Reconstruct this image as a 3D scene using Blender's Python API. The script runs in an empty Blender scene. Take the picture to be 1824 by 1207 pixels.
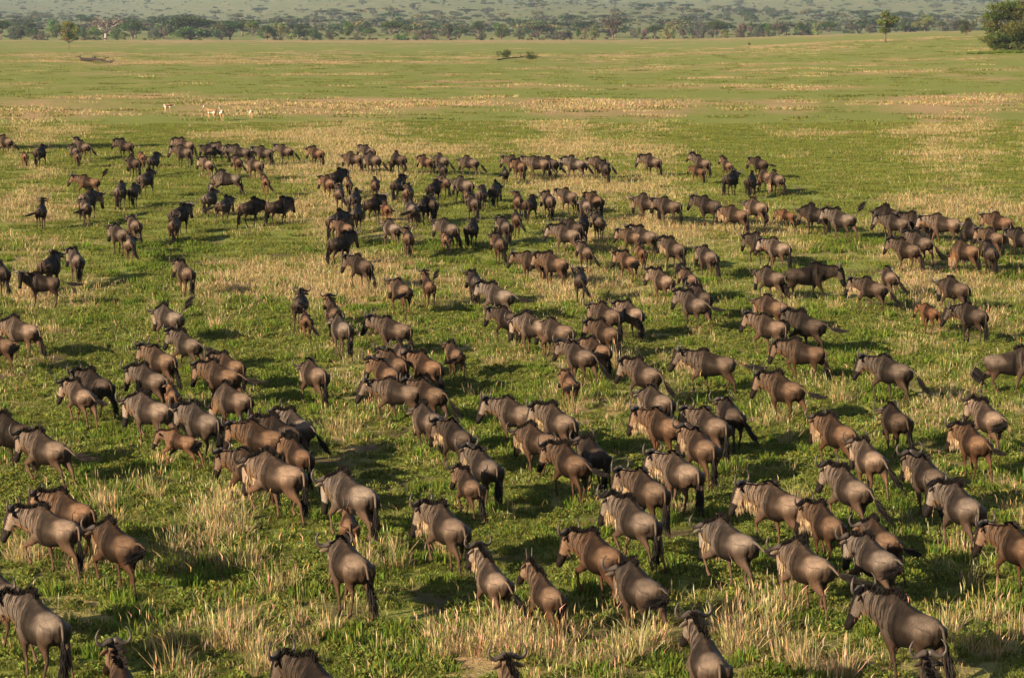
import bpy, bmesh, math, random
import numpy as np
from mathutils import Vector, Matrix, Euler

# ------------------------------------------------------------------ camera, sky, sun, exposure
SC = bpy.context.scene
CAM_H = 10.9
F_PX = 5200.0                      # focal length in pixels of the 1824 wide photograph
K = F_PX / 3000.0                  # stretch of the plain in depth
PITCH = math.atan((603.5 - 35.0) / F_PX)
cam_d = bpy.data.cameras.new('camera')
cam = bpy.data.objects.new('camera', cam_d)
SC.collection.objects.link(cam)
cam.location = (0, 0, CAM_H)
cam.rotation_euler = (math.pi / 2 - PITCH, 0, 0)
cam_d.sensor_width = 36.0
cam_d.lens = 36.0 * F_PX / 1824.0
cam_d.clip_start = 0.5
cam_d.clip_end = 60000.0
SC.camera = cam

SUN_ELEV = 19.0
SHADOW_AZ = 42.0                   # shadows run to the right and this much away
world = bpy.data.worlds.new("World")
SC.world = world
world.use_nodes = True
wn = world.node_tree
sky = wn.nodes.new('ShaderNodeTexSky')
sky.sky_type = 'NISHITA'
sky.sun_disc = False
sky.sun_elevation = math.radians(SUN_ELEV)
sa = math.radians(SHADOW_AZ)
sun_dir = Vector((-math.cos(sa), -math.sin(sa), 0)) * math.cos(math.radians(SUN_ELEV)) + Vector((0, 0, math.sin(math.radians(SUN_ELEV))))
sky.sun_rotation = math.atan2(sun_dir.x, sun_dir.y)
sky.air_density = 1.0
sky.dust_density = 1.5
bg = wn.nodes['Background']
bg.inputs['Strength'].default_value = 0.05
wn.links.new(sky.outputs[0], bg.inputs['Color'])
sun_d = bpy.data.lights.new('sun', 'SUN')
sun_d.energy = 5.0
sun_d.angle = math.radians(0.5)
sun_d.color = (1.0, 0.83, 0.60)
sun = bpy.data.objects.new('sun', sun_d)
sun.location = (-60, -40, 60)
SC.collection.objects.link(sun)
sun.rotation_euler = sun_dir.to_track_quat('Z', 'Y').to_euler()
SC.view_settings.view_transform = 'Standard'
SC.view_settings.look = 'None'
SC.view_settings.exposure = 1.4
SC.view_settings.gamma = 1.0
SC.cycles.max_bounces = 5
SC.cycles.diffuse_bounces = 2
SC.cycles.glossy_bounces = 1
SC.cycles.transmission_bounces = 3
SC.cycles.volume_bounces = 0
SC.cycles.transparent_max_bounces = 4
SC.cycles.caustics_reflective = False
SC.cycles.caustics_refractive = False

COL = SC.collection
RND = random.Random(7)
NR = np.random.RandomState(11)

# ------------------------------------------------------------------ helpers
def smooth(a, b, x):
    t = np.clip((np.asarray(x, float) - a) / (b - a), 0, 1)
    return t * t * (3 - 2 * t)

def ground_z(x, y):
    x = np.asarray(x, float); y = np.asarray(y, float)
    u = np.clip(x / np.maximum(np.abs(y) / K, 1.0), -.6, .6)
    fy = np.maximum(y, 0) / K            # gentle rises and falls of the plain, then the far slope
    z = 1.8 * smooth(48, 95, fy) - 1.4 * smooth(230, 700, fy)
    z = z + 5.4 * smooth(.04, .33, u) * smooth(110, 520, fy) * (1 - smooth(900, 1100, fy))
    z = z - 3.0 * smooth(862, 930, fy)
    hill = np.maximum(fy - 960, 0)
    z = z + hill * 0.0165 + 150 * smooth(1800, 6500, fy) + 9 * np.sin(x / 310.0 + 1.0) * smooth(1300, 2500, fy) + 6 * np.sin(x / 120.0 + fy / 260.0) * smooth(1300, 2400, fy)
    z = z + .05 * np.sin(x * .83 + 1.3 * np.sin(y * .41)) * np.sin(y * .67 + .7) + .12 * np.sin(x * .11 + y * .07) * np.sin(y * .09)
    return z

CP, SP = math.cos(PITCH), math.sin(PITCH)
def ray(px, py):
    cx = (px - 912.0) / F_PX; cy = -(py - 603.5) / F_PX
    return Vector((cx, CP + cy * SP, -SP + cy * CP))

def ground_at(px, py, up=0.0):
    """point of the ground (raised by up) that the photograph shows at this pixel"""
    d = ray(px, py)
    t = 12.0
    step = 1.004
    while t < 20000:
        x, y, z = d.x * t, d.y * t, CAM_H + d.z * t
        if z < float(ground_z(x, y)) + up:
            break
        t *= step
    lo, hi = t / step, t
    for _ in range(14):
        m = .5 * (lo + hi)
        if CAM_H + d.z * m < float(ground_z(d.x * m, d.y * m)) + up: hi = m
        else: lo = m
    return Vector((d.x * hi, d.y * hi, float(ground_z(d.x * hi, d.y * hi))))

def tag(o, label=None, cat=None, group=None, kind=None):
    if label: o['label'] = label
    if cat: o['category'] = cat
    if group: o['group'] = group
    if kind: o['kind'] = kind
    return o

def mesh_from(name, verts, faces, mats=(), smooth_shade=False, cols=None):
    me = bpy.data.meshes.new(name)
    me.from_pydata([tuple(v) for v in verts], [], faces)
    for m in mats: me.materials.append(m)
    if smooth_shade:
        me.polygons.foreach_set('use_smooth', [True] * len(me.polygons))
    if cols is not None:
        a = me.color_attributes.new('Col', 'FLOAT_COLOR', 'POINT')
        c = np.ones((len(verts), 4)); q = np.asarray(cols, float); c[:, 3] = 0; c[:, :q.shape[1]] = q
        a.data.foreach_set('color', c.ravel())
    me.update()
    return me

def link(name, me, parent=None):
    o = bpy.data.objects.new(name, me)
    COL.objects.link(o)
    if parent is not None: o.parent = parent
    return o

def empty(name, loc=(0, 0, 0), rz=0.0):
    o = bpy.data.objects.new(name, None)
    COL.objects.link(o)
    o.location = loc; o.rotation_euler = (0, 0, rz); o.empty_display_size = .3
    return o

# ------------------------------------------------------------------ materials
def new_mat(name):
    m = bpy.data.materials.new(name)
    m.use_nodes = True
    return m, m.node_tree, m.node_tree.nodes['Principled BSDF']

def N(nt, kind, **kw):
    n = nt.nodes.new(kind)
    for k, v in kw.items(): setattr(n, k, v)
    return n

def mixc(nt, fac, a, b, mode='MIX'):
    n = nt.nodes.new('ShaderNodeMix'); n.data_type = 'RGBA'; n.blend_type = mode
    for sock, val in ((n.inputs[0], fac), (n.inputs[6], a), (n.inputs[7], b)):
        if isinstance(val, bpy.types.NodeSocket): nt.links.new(val, sock)
        elif isinstance(val, (int, float)): sock.default_value = val
        else: sock.default_value = (*val, 1)
    return n.outputs[2]

def noise(nt, vec, scale, detail=3, rough=.55, dist=0.0):
    n = nt.nodes.new('ShaderNodeTexNoise')
    n.inputs['Scale'].default_value = scale; n.inputs['Detail'].default_value = detail
    n.inputs['Roughness'].default_value = rough; n.inputs['Distortion'].default_value = dist
    if vec is not None: nt.links.new(vec, n.inputs['Vector'])
    return n.outputs[0]

def ramp(nt, fac, stops):
    n = nt.nodes.new('ShaderNodeValToRGB')
    e = n.color_ramp.elements
    while len(e) < len(stops): e.new(.5)
    for el, (p, c) in zip(e, stops):
        el.position = p; el.color = (c, c, c, 1) if isinstance(c, (int, float)) else (*c, 1)
    nt.links.new(fac, n.inputs[0])
    return n.outputs[0]

def mapping(nt, vec, scale):
    n = nt.nodes.new('ShaderNodeMapping')
    n.inputs['Scale'].default_value = scale
    nt.links.new(vec, n.inputs['Vector'])
    return n.outputs[0]

def coat_material():
    m, nt, p = new_mat('wildebeest_coat')
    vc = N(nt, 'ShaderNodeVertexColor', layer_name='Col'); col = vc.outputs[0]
    oi = N(nt, 'ShaderNodeObjectInfo')
    tc = N(nt, 'ShaderNodeTexCoord')
    # dark brindle streaks of neck and shoulder
    st = noise(nt, mapping(nt, tc.outputs['Object'], (4.5, 23, 2.6)), 1.0, 3, .6, .25)
    st = ramp(nt, st, [(.47, 0.0), (.56, 1.0)])
    mm = N(nt, 'ShaderNodeMath', operation='MULTIPLY'); nt.links.new(st, mm.inputs[0]); nt.links.new(vc.outputs[1], mm.inputs[1])
    col = mixc(nt, mm.outputs[0], col, (.014, .010, .008))
    v = mapping(nt, tc.outputs['Object'], (26, 26, 7))
    n1 = noise(nt, v, 1.0, 4, .7)
    f = ramp(nt, n1, [(.3, .62), (.7, 1.3)])
    c = mixc(nt, 1.0, col, oi.outputs['Color'], 'MULTIPLY')
    c = mixc(nt, 1.0, c, f, 'MULTIPLY')
    n2 = noise(nt, tc.outputs['Object'], 2.3, 3)
    f2 = ramp(nt, n2, [(.35, .75), (.65, 1.15)])
    c = mixc(nt, 1.0, c, f2, 'MULTIPLY')
    nt.links.new(c, p.inputs['Base Color'])
    p.inputs['Roughness'].default_value = .58
    p.inputs['Specular IOR Level'].default_value = .10
    p.inputs['Specular Tint'].default_value = (1, .86, .74, 1)
    p.inputs['Sheen Weight'].default_value = .0
    p.inputs['Sheen Roughness'].default_value = .4
    p.inputs['Sheen Tint'].default_value = (1, .85, .7, 1)
    b = N(nt, 'ShaderNodeBump'); b.inputs['Strength'].default_value = .6; b.inputs['Distance'].default_value = .02
    nt.links.new(n1, b.inputs['Height']); nt.links.new(b.outputs[0], p.inputs['Normal'])
    return m

def plain(name, col, rough=.6, var=.25, scale=12, spec=.4, use_tint=False):
    m, nt, p = new_mat(name)
    tc = N(nt, 'ShaderNodeTexCoord')
    n1 = noise(nt, tc.outputs['Object'], scale, 3)
    f = ramp(nt, n1, [(.3, 1 - var), (.7, 1 + var)])
    c = mixc(nt, 1.0, col, f, 'MULTIPLY')
    if use_tint:
        oi = N(nt, 'ShaderNodeObjectInfo')
        c = mixc(nt, 1.0, c, oi.outputs['Color'], 'MULTIPLY')
    nt.links.new(c, p.inputs['Base Color'])
    p.inputs['Roughness'].default_value = rough
    p.inputs['Specular IOR Level'].default_value = spec
    return m

def leafy(name, colattr=True, col=(.1, .14, .03), trans=.35, var=.35, tint=False):
    """thin leaves and blades: diffuse with some light passing through"""
    m = bpy.data.materials.new(name); m.use_nodes = True
    nt = m.node_tree; nt.nodes.clear()
    out = N(nt, 'ShaderNodeOutputMaterial')
    d = N(nt, 'ShaderNodeBsdfDiffuse'); t = N(nt, 'ShaderNodeBsdfTranslucent')
    mx = N(nt, 'ShaderNodeMixShader'); mx.inputs[0].default_value = trans
    if colattr: c = N(nt, 'ShaderNodeVertexColor', layer_name='Col').outputs[0]
    else:
        rgb = N(nt, 'ShaderNodeRGB'); rgb.outputs[0].default_value = (*col, 1); c = rgb.outputs[0]
    oi = N(nt, 'ShaderNodeObjectInfo')
    f = ramp(nt, oi.outputs['Random'], [(0, 1 - var), (1, 1 + var)])
    c = mixc(nt, 1.0, c, f, 'MULTIPLY')
    if tint: c = mixc(nt, 1.0, c, oi.outputs['Color'], 'MULTIPLY')
    nt.links.new(c, d.inputs[0]); nt.links.new(c, t.inputs[0])
    nt.links.new(d.outputs[0], mx.inputs[1]); nt.links.new(t.outputs[0], mx.inputs[2])
    nt.links.new(mx.outputs[0], out.inputs[0])
    return m

M_COAT = coat_material()
M_HORN = plain('horn', (.062, .047, .038), .5, .35, 9, .28)
M_HAIR = plain('dark_hair', (.012, .009, .008), .7, .4, 9, .12)
M_BROWNHAIR = plain('brown_hair', (.045, .025, .016), .7, .4, 9, .12)
M_BEARD = plain('pale_beard', (.29, .20, .115), .8, .3, 9, .1)
M_BEARD2 = plain('tan_beard', (.11, .062, .034), .8, .35, 9, .1)
M_BARK = plain('bark', (.13, .095, .07), .85, .35, 3, .15)
M_DEADWOOD = plain('dead_wood', (.032, .023, .018), .85, .35, 3, .15)
M_GREYBARK = plain('grey_bark', (.26, .21, .18), .85, .25, .5, .15)
M_LEAF = leafy('leaf', True, trans=.3, var=.15, tint=True)
M_GRASS = leafy('grass_blade', True, trans=.42, var=.22)
M_STRAW = leafy('straw_blade', True, trans=.30, var=.16)

# ------------------------------------------------------------------ ground
# strips and patches of dry grass, given where the photograph shows them (x, y, half width, half height, weight)
DRY = [
 (912,183,950,9,.85),(260,200,330,17,.75),(1250,195,450,14,.55),(1650,185,300,10,.6),(700,186,260,9,.8),(150,172,200,8,.5),
 (912,155,900,3,.35),(800,146,220,3,.6),(1500,155,120,3,.6),(650,112,420,4,.5),(300,108,300,7,.45),(1150,100,300,5,.4),
 (1250,122,260,5,.4),(1400,136,200,3,.5),(560,132,220,3,.5),(250,97,300,4,.4),(912,73,950,2.5,1.0),(1550,73,300,3,.5),(1300,94,260,4,.35),(1700,103,200,4,.35),
 (950,222,80,8,.5),(640,205,300,5,.3),(1720,213,60,6,.5),(1400,212,60,4,.4),(1480,240,110,6,.7),(1650,128,160,4,.45),
 (520,244,60,9,.7),(390,243,70,7,.55),(610,252,60,8,.6),(130,232,70,8,.5),(200,240,100,8,.35),(50,248,40,6,.3),
 (800,268,140,13,.6),(960,262,120,12,.55),(720,263,50,10,.5),(1180,268,120,9,.4),(1300,272,60,8,.4),(1560,275,180,5,.25),
 (500,305,60,18,.45),(540,318,40,16,.4),(70,315,30,14,.35),(200,265,40,6,.35),(650,308,60,12,.3),(900,320,60,12,.4),(1000,335,110,12,.55),
 (1120,335,80,14,.5),(1240,340,80,12,.4),(25,362,38,22,.8),(110,375,40,18,.6),(170,385,30,12,.4),(540,375,50,22,.5),(400,378,70,16,.35),(280,385,40,14,.35),
 (570,395,30,14,.45),(700,390,40,15,.35),(890,340,40,14,.35),
 (1270,412,140,22,.75),(1420,400,90,22,.6),(1380,450,120,18,.55),(1560,400,60,20,.55),(1680,365,130,12,.65),(1790,372,60,16,.6),(1150,395,80,14,.45),
 (1070,432,40,14,.6),(1560,450,80,22,.55),(1780,500,60,30,.4),(1500,520,90,24,.6),(1630,500,60,30,.6),(1260,430,100,24,.5),
 (1400,530,100,18,.5),(1560,570,60,22,.55),(1700,590,60,16,.3),(1240,500,80,20,.3),
 (450,500,150,32,.85),(560,480,110,22,.6),(400,570,70,16,.45),(620,505,90,26,.85),(780,500,90,22,.6),(860,520,60,26,.5),(700,470,50,14,.5),
 (200,430,60,14,.35),(100,430,60,12,.3),(60,520,90,22,.6),(180,510,90,22,.5),(150,545,60,14,.4),(60,465,50,16,.35),
 (980,498,90,24,.6),(1080,500,60,20,.4),(1120,560,50,18,.3),(1050,530,40,14,.4),(840,620,80,18,.45),(900,650,50,16,.5),(960,640,60,18,.35),
 (650,600,50,14,.3),(470,600,60,14,.3),(120,590,60,20,.4),(210,600,50,12,.3),(50,660,60,28,.4),(20,720,40,20,.35),(90,720,60,14,.3),
 (1080,715,60,22,.6),(1160,690,60,16,.35),(1200,650,60,18,.3),(1360,740,60,20,.45),(1480,690,90,22,.5),(1560,740,50,26,.4),(1700,700,60,20,.35),(1800,720,40,18,.4),
 (1500,640,60,14,.35),(1640,740,40,20,.35),(1250,600,60,14,.35),(1800,590,30,16,.4),(1760,880,60,20,.35),(1800,880,30,22,.45),
 (930,855,60,12,.35),(600,790,80,20,.25),(660,800,40,14,.4),(290,860,20,10,.7),(380,920,50,30,.85),(300,930,90,24,.45),(380,960,50,20,.4),(460,1020,70,26,.35),
 (60,920,40,24,.3),(50,980,60,30,.4),(180,990,60,26,.35),(270,1010,60,30,.55),(120,1080,60,26,.35),(30,1140,50,30,.4),
 (330,1170,50,34,.7),(420,1130,60,34,.45),(480,1180,60,30,.55),(560,1110,60,24,.3),(700,1190,60,24,.3),(800,1120,60,26,.5),(860,1160,90,34,.7),(960,1160,90,40,.75),
 (1080,1180,60,30,.5),(1170,1150,60,30,.4),(1330,1150,70,36,.6),(1430,1190,60,24,.55),(1390,1080,30,22,.5),(1540,1190,60,20,.35),(1240,1030,20,12,.15),
 (1700,1110,40,26,.4),(1790,1150,40,30,.45),(660,1000,40,20,.3),(700,930,30,16,.2),(440,980,40,20,.3),(1700,1190,60,20,.3)]
GREEN = [(385,214,60,7,1.0),(912,88,900,4,.3),(700,118,300,3,.4),(300,140,260,6,.5),(900,165,300,3,.4),(1500,100,300,4,.4),(912,146,700,3,.4),(1000,960,620,60,.5),(700,880,260,40,.4),(1000,800,240,30,.3),(1500,880,160,40,.4),(200,860,160,20,.5),(1300,930,120,60,.4),(100,330,160,24,.4),(430,335,160,20,.4),
 (1600,320,240,28,.6),(912,215,900,8,.4),(1100,245,500,8,.4),(1480,260,320,10,.5),(780,440,100,16,.5),(120,410,160,10,.4),(450,430,120,18,.4),(960,440,70,12,.4),(1350,212,200,6,.4),
 (450,160,420,6,.5),(1500,145,240,4,.4),(1100,128,200,4,.35),(1640,165,300,6,.5),(1150,170,400,5,.5),(1430,1030,120,30,.3),(700,1060,120,24,.25)]

def make_ellipses(lst):
    out = []
    for cx, cy, rx, ry, w in lst:
        c = ground_at(cx, cy)
        near = ground_at(cx, cy + ry); far = ground_at(cx, max(cy - ry, 70.5))
        out.append((c.x, .5 * (near.y + far.y), rx * c.y / F_PX * 1.05, max(.5 * (far.y - near.y), .4), w))
    return np.array(out)
E_DRY = make_ellipses(DRY); E_GREEN = make_ellipses(GREEN)

def vnoise(x, y, s, seed=0):
    """cheap value noise in numpy"""
    xs = x / s + seed * 17.3; ys = y / s + seed * 9.1
    xi = np.floor(xs).astype(np.int64); yi = np.floor(ys).astype(np.int64)
    fx = xs - xi; fy = ys - yi
    fx = fx * fx * (3 - 2 * fx); fy = fy * fy * (3 - 2 * fy)
    def h(a, b):
        n = (a * 374761393 + b * 668265263 + seed * 1442695041) & 0x7fffffff
        n = ((n ^ (n >> 13)) * 1274126177) & 0x7fffffff
        return ((n ^ (n >> 16)) & 0xffff) / 65535.0
    return (h(xi, yi) * (1 - fx) * (1 - fy) + h(xi + 1, yi) * fx * (1 - fy) + h(xi, yi + 1) * (1 - fx) * fy + h(xi + 1, yi + 1) * fx * fy)

def dryness(x, y):
    x = np.asarray(x, float); y = np.asarray(y, float)
    d = np.zeros_like(x)
    for cx, cy, rx, ry, w in E_DRY:
        q = ((x - cx) / rx) ** 2 + ((y - cy) / ry) ** 2
        d = np.maximum(d, w * np.exp(-np.minimum(q, 30) ** 1.1 * .8))
    g = np.zeros_like(x)
    for cx, cy, rx, ry, w in E_GREEN:
        q = ((x - cx) / rx) ** 2 + ((y - cy) / ry) ** 2
        g = np.maximum(g, w * np.exp(-np.minimum(q, 30) ** 1.6 * .7))
    r = np.sqrt(x * x + y * y) / K
    sc = np.clip(r / 60.0, .7, 3.2)
    n = .55 * vnoise(x / sc, y / sc / 1.6, 2.6, 1) + .3 * vnoise(x / sc, y / sc, .9, 2) + .25 * vnoise(x / sc, y / sc / 2, 7.0, 3) + .3 * (vnoise(x, y, .55, 4) - .5)
    base = .22 - .02 * smooth(110, 260, r) - .25 * smooth(850, 1000, r)
    v = base + d * .92 - g * .45 + (n - .55) * 1.15
    return np.clip(v, 0, 1)

def bareness(x, y):
    v = .55 * vnoise(x, y / 1.5, 2.4, 51) + .45 * vnoise(x, y, .8, 52)
    return smooth(.66, .78, v)

def build_ground():
    rs = [0.6]
    while rs[-1] < 60: rs.append(rs[-1] * 1.02 if rs[-1] > 22 else rs[-1] * 1.12)
    while rs[-1] < 22000: rs.append(rs[-1] * (1.012 if rs[-1] < 1700 else 1.03))
    rs = np.array(rs)
    az = np.concatenate([np.linspace(-180, -14, 60, endpoint=False), np.linspace(-14, 14, 300, endpoint=False), np.linspace(14, 180, 40, endpoint=False)])
    na = len(az); nr = len(rs)
    A, R = np.meshgrid(np.radians(az), rs)
    X = (R * np.sin(A)).ravel(); Y = (R * np.cos(A)).ravel(); Z = ground_z(X, Y)
    verts = np.column_stack([X, Y, Z])
    verts = np.vstack([verts, [[0, 0, float(ground_z(0, 0))]]])
    i = np.arange(nr - 1)[:, None] * na; j = np.arange(na)[None, :]; j2 = (j + 1) % na
    q = np.stack([i + j, i + j2, i + na + j2, i + na + j], axis=-1).reshape(-1, 4)[:, ::-1]
    faces = q.tolist()
    c = len(verts) - 1
    faces += [[c, (k + 1) % na, k] for k in range(na)]
    me = bpy.data.meshes.new('ground')
    me.from_pydata(verts.tolist(), [], faces)
    me.polygons.foreach_set('use_smooth', [True] * len(me.polygons))
    dr = dryness(verts[:, 0], verts[:, 1])
    a = me.attributes.new('dry', 'FLOAT', 'POINT'); a.data.foreach_set('value', dr)
    a = me.attributes.new('bare', 'FLOAT', 'POINT'); a.data.foreach_set('value', bareness(verts[:, 0], verts[:, 1]) * (1 - smooth(120, 260, verts[:, 1])))
    me.update()
    # material
    m, nt, p = new_mat('savanna_ground')
    at = N(nt, 'ShaderNodeAttribute', attribute_name='dry')
    geo = N(nt, 'ShaderNodeNewGeometry')
    pos = geo.outputs['Position']
    nA = noise(nt, pos, 1.7, 5, .65)        # small patches
    nB = noise(nt, pos, 9.0, 4, .7)         # leaf clumps
    nC = noise(nt, pos, .12, 5, .65)        # broad
    nD = noise(nt, mapping(nt, pos, (.05, .016, 1)), 1.0, 6, .7)
    cd = N(nt, 'ShaderNodeVectorMath', operation='LENGTH'); nt.links.new(pos, cd.inputs[0])
    far = N(nt, 'ShaderNodeMapRange'); far.inputs[1].default_value = 90 * K; far.inputs[2].default_value = 500 * K
    nt.links.new(cd.outputs['Value'], far.inputs[0])
    nE0 = noise(nt, mapping(nt, pos, (.30, .085, 1)), 1.0, 5, .75)
    def math_(op, a, b):
        n = N(nt, 'ShaderNodeMath', operation=op)
        for s, v in zip(n.inputs, (a, b)):
            if isinstance(v, bpy.types.NodeSocket): nt.links.new(v, s)
            else: s.default_value = v
        return n.outputs[0]
    d1 = math_('ADD', at.outputs['Fac'], math_('MULTIPLY', math_('SUBTRACT', nA, .5), .9))
    d2 = math_('ADD', d1, math_('MULTIPLY', math_('SUBTRACT', nC, .5), .5))
    d3 = math_('ADD', d2, math_('MULTIPLY', math_('MULTIPLY', math_('SUBTRACT', nD, .5), 2.2), far.outputs[0]))
    d3 = math_('ADD', d3, math_('MULTIPLY', math_('MULTIPLY', math_('SUBTRACT', nE0, .5), 1.8), far.outputs[0]))
    dm = ramp(nt, d3, [(.28, 0.0), (.92, 1.0)])
    green = mixc(nt, nB, (.080, .098, .020), (.270, .300, .066))
    green = mixc(nt, ramp(nt, nC, [(.3, 0.), (.75, .8)]), green, mixc(nt, nB, (.105, .115, .028), (.305, .315, .084)))
    tan = mixc(nt, nB, (.22, .14, .062), (.47, .325, .175))
    soil = (.085, .052, .032)
    nS = noise(nt, pos, 3.3, 3, .6)
    col = mixc(nt, dm, green, tan)
    slope = N(nt, 'ShaderNodeMapRange'); slope.inputs[1].default_value = 900 * K; slope.inputs[2].default_value = 1500 * K
    nt.links.new(cd.outputs['Value'], slope.inputs[0])
    col = mixc(nt, math_('MULTIPLY', slope.outputs[0], .8), col, mixc(nt, ramp(nt, nD, [(.40, 0.), (.62, 1.)]), (.085, .115, .045), (.20, .175, .105)))
    sm = ramp(nt, nS, [(.61, 0.), (.70, .85)])
    ba = N(nt, 'ShaderNodeAttribute', attribute_name='bare')
    col = mixc(nt, math_('MULTIPLY', sm, .6), col, soil)
    col = mixc(nt, math_('MULTIPLY', ba.outputs['Fac'], .85), col, mixc(nt, nB, (.06, .04, .026), (.14, .09, .055)))
    # pale bluish green of the far slopes is left to the haze; dry strips at distance
    nt.links.new(col, p.inputs['Base Color'])
    p.inputs['Roughness'].default_value = .95
    p.inputs['Specular IOR Level'].default_value = .05
    b = N(nt, 'ShaderNodeBump'); b.inputs['Strength'].default_value = .9; b.inputs['Distance'].default_value = .10
    nt.links.new(math_('ADD', nB, math_('MULTIPLY', nA, 1.2)), b.inputs['Height'])
    nt.links.new(b.outputs[0], p.inputs['Normal'])
    me.materials.append(m)
    o = link('ground', me)
    tag(o, kind='structure')
    return o
build_ground()

# ------------------------------------------------------------------ grass and straw (uncountable: stuff)
def blades_mesh(name, n, radius, hmin, hmax, width, lean, cols, seed, mat, curved=False, heads=False):
    r = random.Random(seed)
    V, F, C = [], [], []
    for _ in range(n):
        a = r.uniform(0, 6.283); rr = radius * math.sqrt(r.random())
        x, y = rr * math.cos(a), rr * math.sin(a)
        h = r.uniform(hmin, hmax); th = r.uniform(0, 6.283)
        le = abs(r.gauss(0, lean)) * h
        la = a + r.gauss(0, .9)
        dx, dy = math.cos(la) * le, math.sin(la) * le
        wx, wy = math.cos(th) * width * .5, math.sin(th) * width * .5
        c = [v * r.uniform(.75, 1.2) for v in cols[r.randrange(len(cols))]]
        i = len(V)
        if curved:
            mx, my = x + dx * .35, y + dy * .35
            V += [(x - wx, y - wy, -.02), (x + wx, y + wy, -.02), (mx + wx * .8, my + wy * .8, h * .6), (mx - wx * .8, my - wy * .8, h * .6), (x + dx, y + dy, h * (1 - .25 * min(1, le / h)))]
            F += [(i, i + 1, i + 2, i + 3), (i + 3, i + 2, i + 4)]
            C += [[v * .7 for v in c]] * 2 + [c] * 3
            if heads and r.random() < .45:
                j = len(V); ex, ey, ez = x + dx, y + dy, h
                V += [(ex - wx * 2, ey - wy * 2, ez - .05), (ex + wx * 2, ey + wy * 2, ez - .05), (ex + dx * .1, ey + dy * .1, ez + .03), (ex, ey, ez - .12)]
                F += [(j, j + 1, j + 2), (j, j + 3, j + 1)]
                C += [[v * 1.1 for v in c]] * 4
        else:
            V += [(x - wx, y - wy, -.02), (x + wx, y + wy, -.02), (x + dx, y + dy, h)]
            F += [(i, i + 1, i + 2)]
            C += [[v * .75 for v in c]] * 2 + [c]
    return mesh_from(name, V, F, [mat], cols=C)

def mound_mesh(name, n, radius, height, leaf, cols, seed, mat):
    r = random.Random(seed); V, F, C = [], [], []
    for _ in range(n):
        a = r.uniform(0, 6.283); q = math.sqrt(r.random()); rr = radius * q
        h = height * (1 - q * q) * r.uniform(.55, 1.15) + .01
        p = Vector((rr * math.cos(a), rr * math.sin(a), h))
        d = Vector((math.cos(a) * q + r.gauss(0, .5), math.sin(a) * q + r.gauss(0, .5), .7 + r.gauss(0, .4))).normalized()
        w = d.cross(Vector((r.gauss(0, 1), r.gauss(0, 1), r.gauss(0, 1)))).normalized()
        s = leaf * r.uniform(.6, 1.4); c = [v * r.uniform(.7, 1.3) for v in cols[r.randrange(len(cols))]]
        i = len(V); V += [p - d * s, p + w * s * .45, p + d * s, p - w * s * .45]; F.append((i, i + 1, i + 2, i + 3)); C += [c] * 4
    return mesh_from(name, V, F, [mat], cols=C)

def scatter(name, label, cat, meshes, P, rot, scl, idx):
    """one object whose geometry nodes put clumps on its points"""
    coll = bpy.data.collections.new(name + '_clumps')
    for k, me in enumerate(meshes):
        coll.objects.link(bpy.data.objects.new('%s_clump_%02d' % (name, k), me))
    me = bpy.data.meshes.new(name)
    me.from_pydata([tuple(p) for p in P], [], [])
    a = me.attributes.new('rot', 'FLOAT_VECTOR', 'POINT'); a.data.foreach_set('vector', np.asarray(rot, float).ravel())
    a = me.attributes.new('scl', 'FLOAT_VECTOR', 'POINT'); a.data.foreach_set('vector', np.asarray(scl, float).ravel())
    a = me.attributes.new('idx', 'INT', 'POINT'); a.data.foreach_set('value', np.asarray(idx, int))
    o = link(name, me)
    ng = bpy.data.node_groups.new(name + '_nodes', 'GeometryNodeTree')
    ng.interface.new_socket('Geometry', in_out='INPUT', socket_type='NodeSocketGeometry')
    ng.interface.new_socket('Geometry', in_out='OUTPUT', socket_type='NodeSocketGeometry')
    gi = ng.nodes.new('NodeGroupInput'); go = ng.nodes.new('NodeGroupOutput')
    ci = ng.nodes.new('GeometryNodeCollectionInfo')
    ci.inputs['Collection'].default_value = coll
    ci.inputs['Separate Children'].default_value = True
    ci.inputs['Reset Children'].default_value = True
    iop = ng.nodes.new('GeometryNodeInstanceOnPoints')
    iop.inputs['Pick Instance'].default_value = True
    def attr(nm, t):
        n = ng.nodes.new('GeometryNodeInputNamedAttribute'); n.data_type = t; n.inputs[0].default_value = nm
        return n.outputs[0]
    ng.links.new(gi.outputs[0], iop.inputs['Points'])
    ng.links.new(ci.outputs[0], iop.inputs['Instance'])
    ng.links.new(attr('rot', 'FLOAT_VECTOR'), iop.inputs['Rotation'])
    ng.links.new(attr('scl', 'FLOAT_VECTOR'), iop.inputs['Scale'])
    ng.links.new(attr('idx', 'INT'), iop.inputs['Instance Index'])
    ng.links.new(iop.outputs[0], go.inputs[0])
    md = o.modifiers.new('clumps', 'NODES'); md.node_group = ng
    tag(o, label, cat, kind='stuff')
    return o

def sample_points(n, r0, r1, half=.2, power=1.0):
    """random ground points in the visible wedge"""
    r = np.sqrt(NR.uniform(r0 ** 2, r1 ** 2, n)) if power == 1 else (NR.uniform(r0 ** power, r1 ** power, n)) ** (1 / power)
    r = r * K
    n = len(r); u = NR.uniform(-half, half, n)
    x = r * np.sin(u); y = r * np.cos(u)
    return x, y

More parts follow.
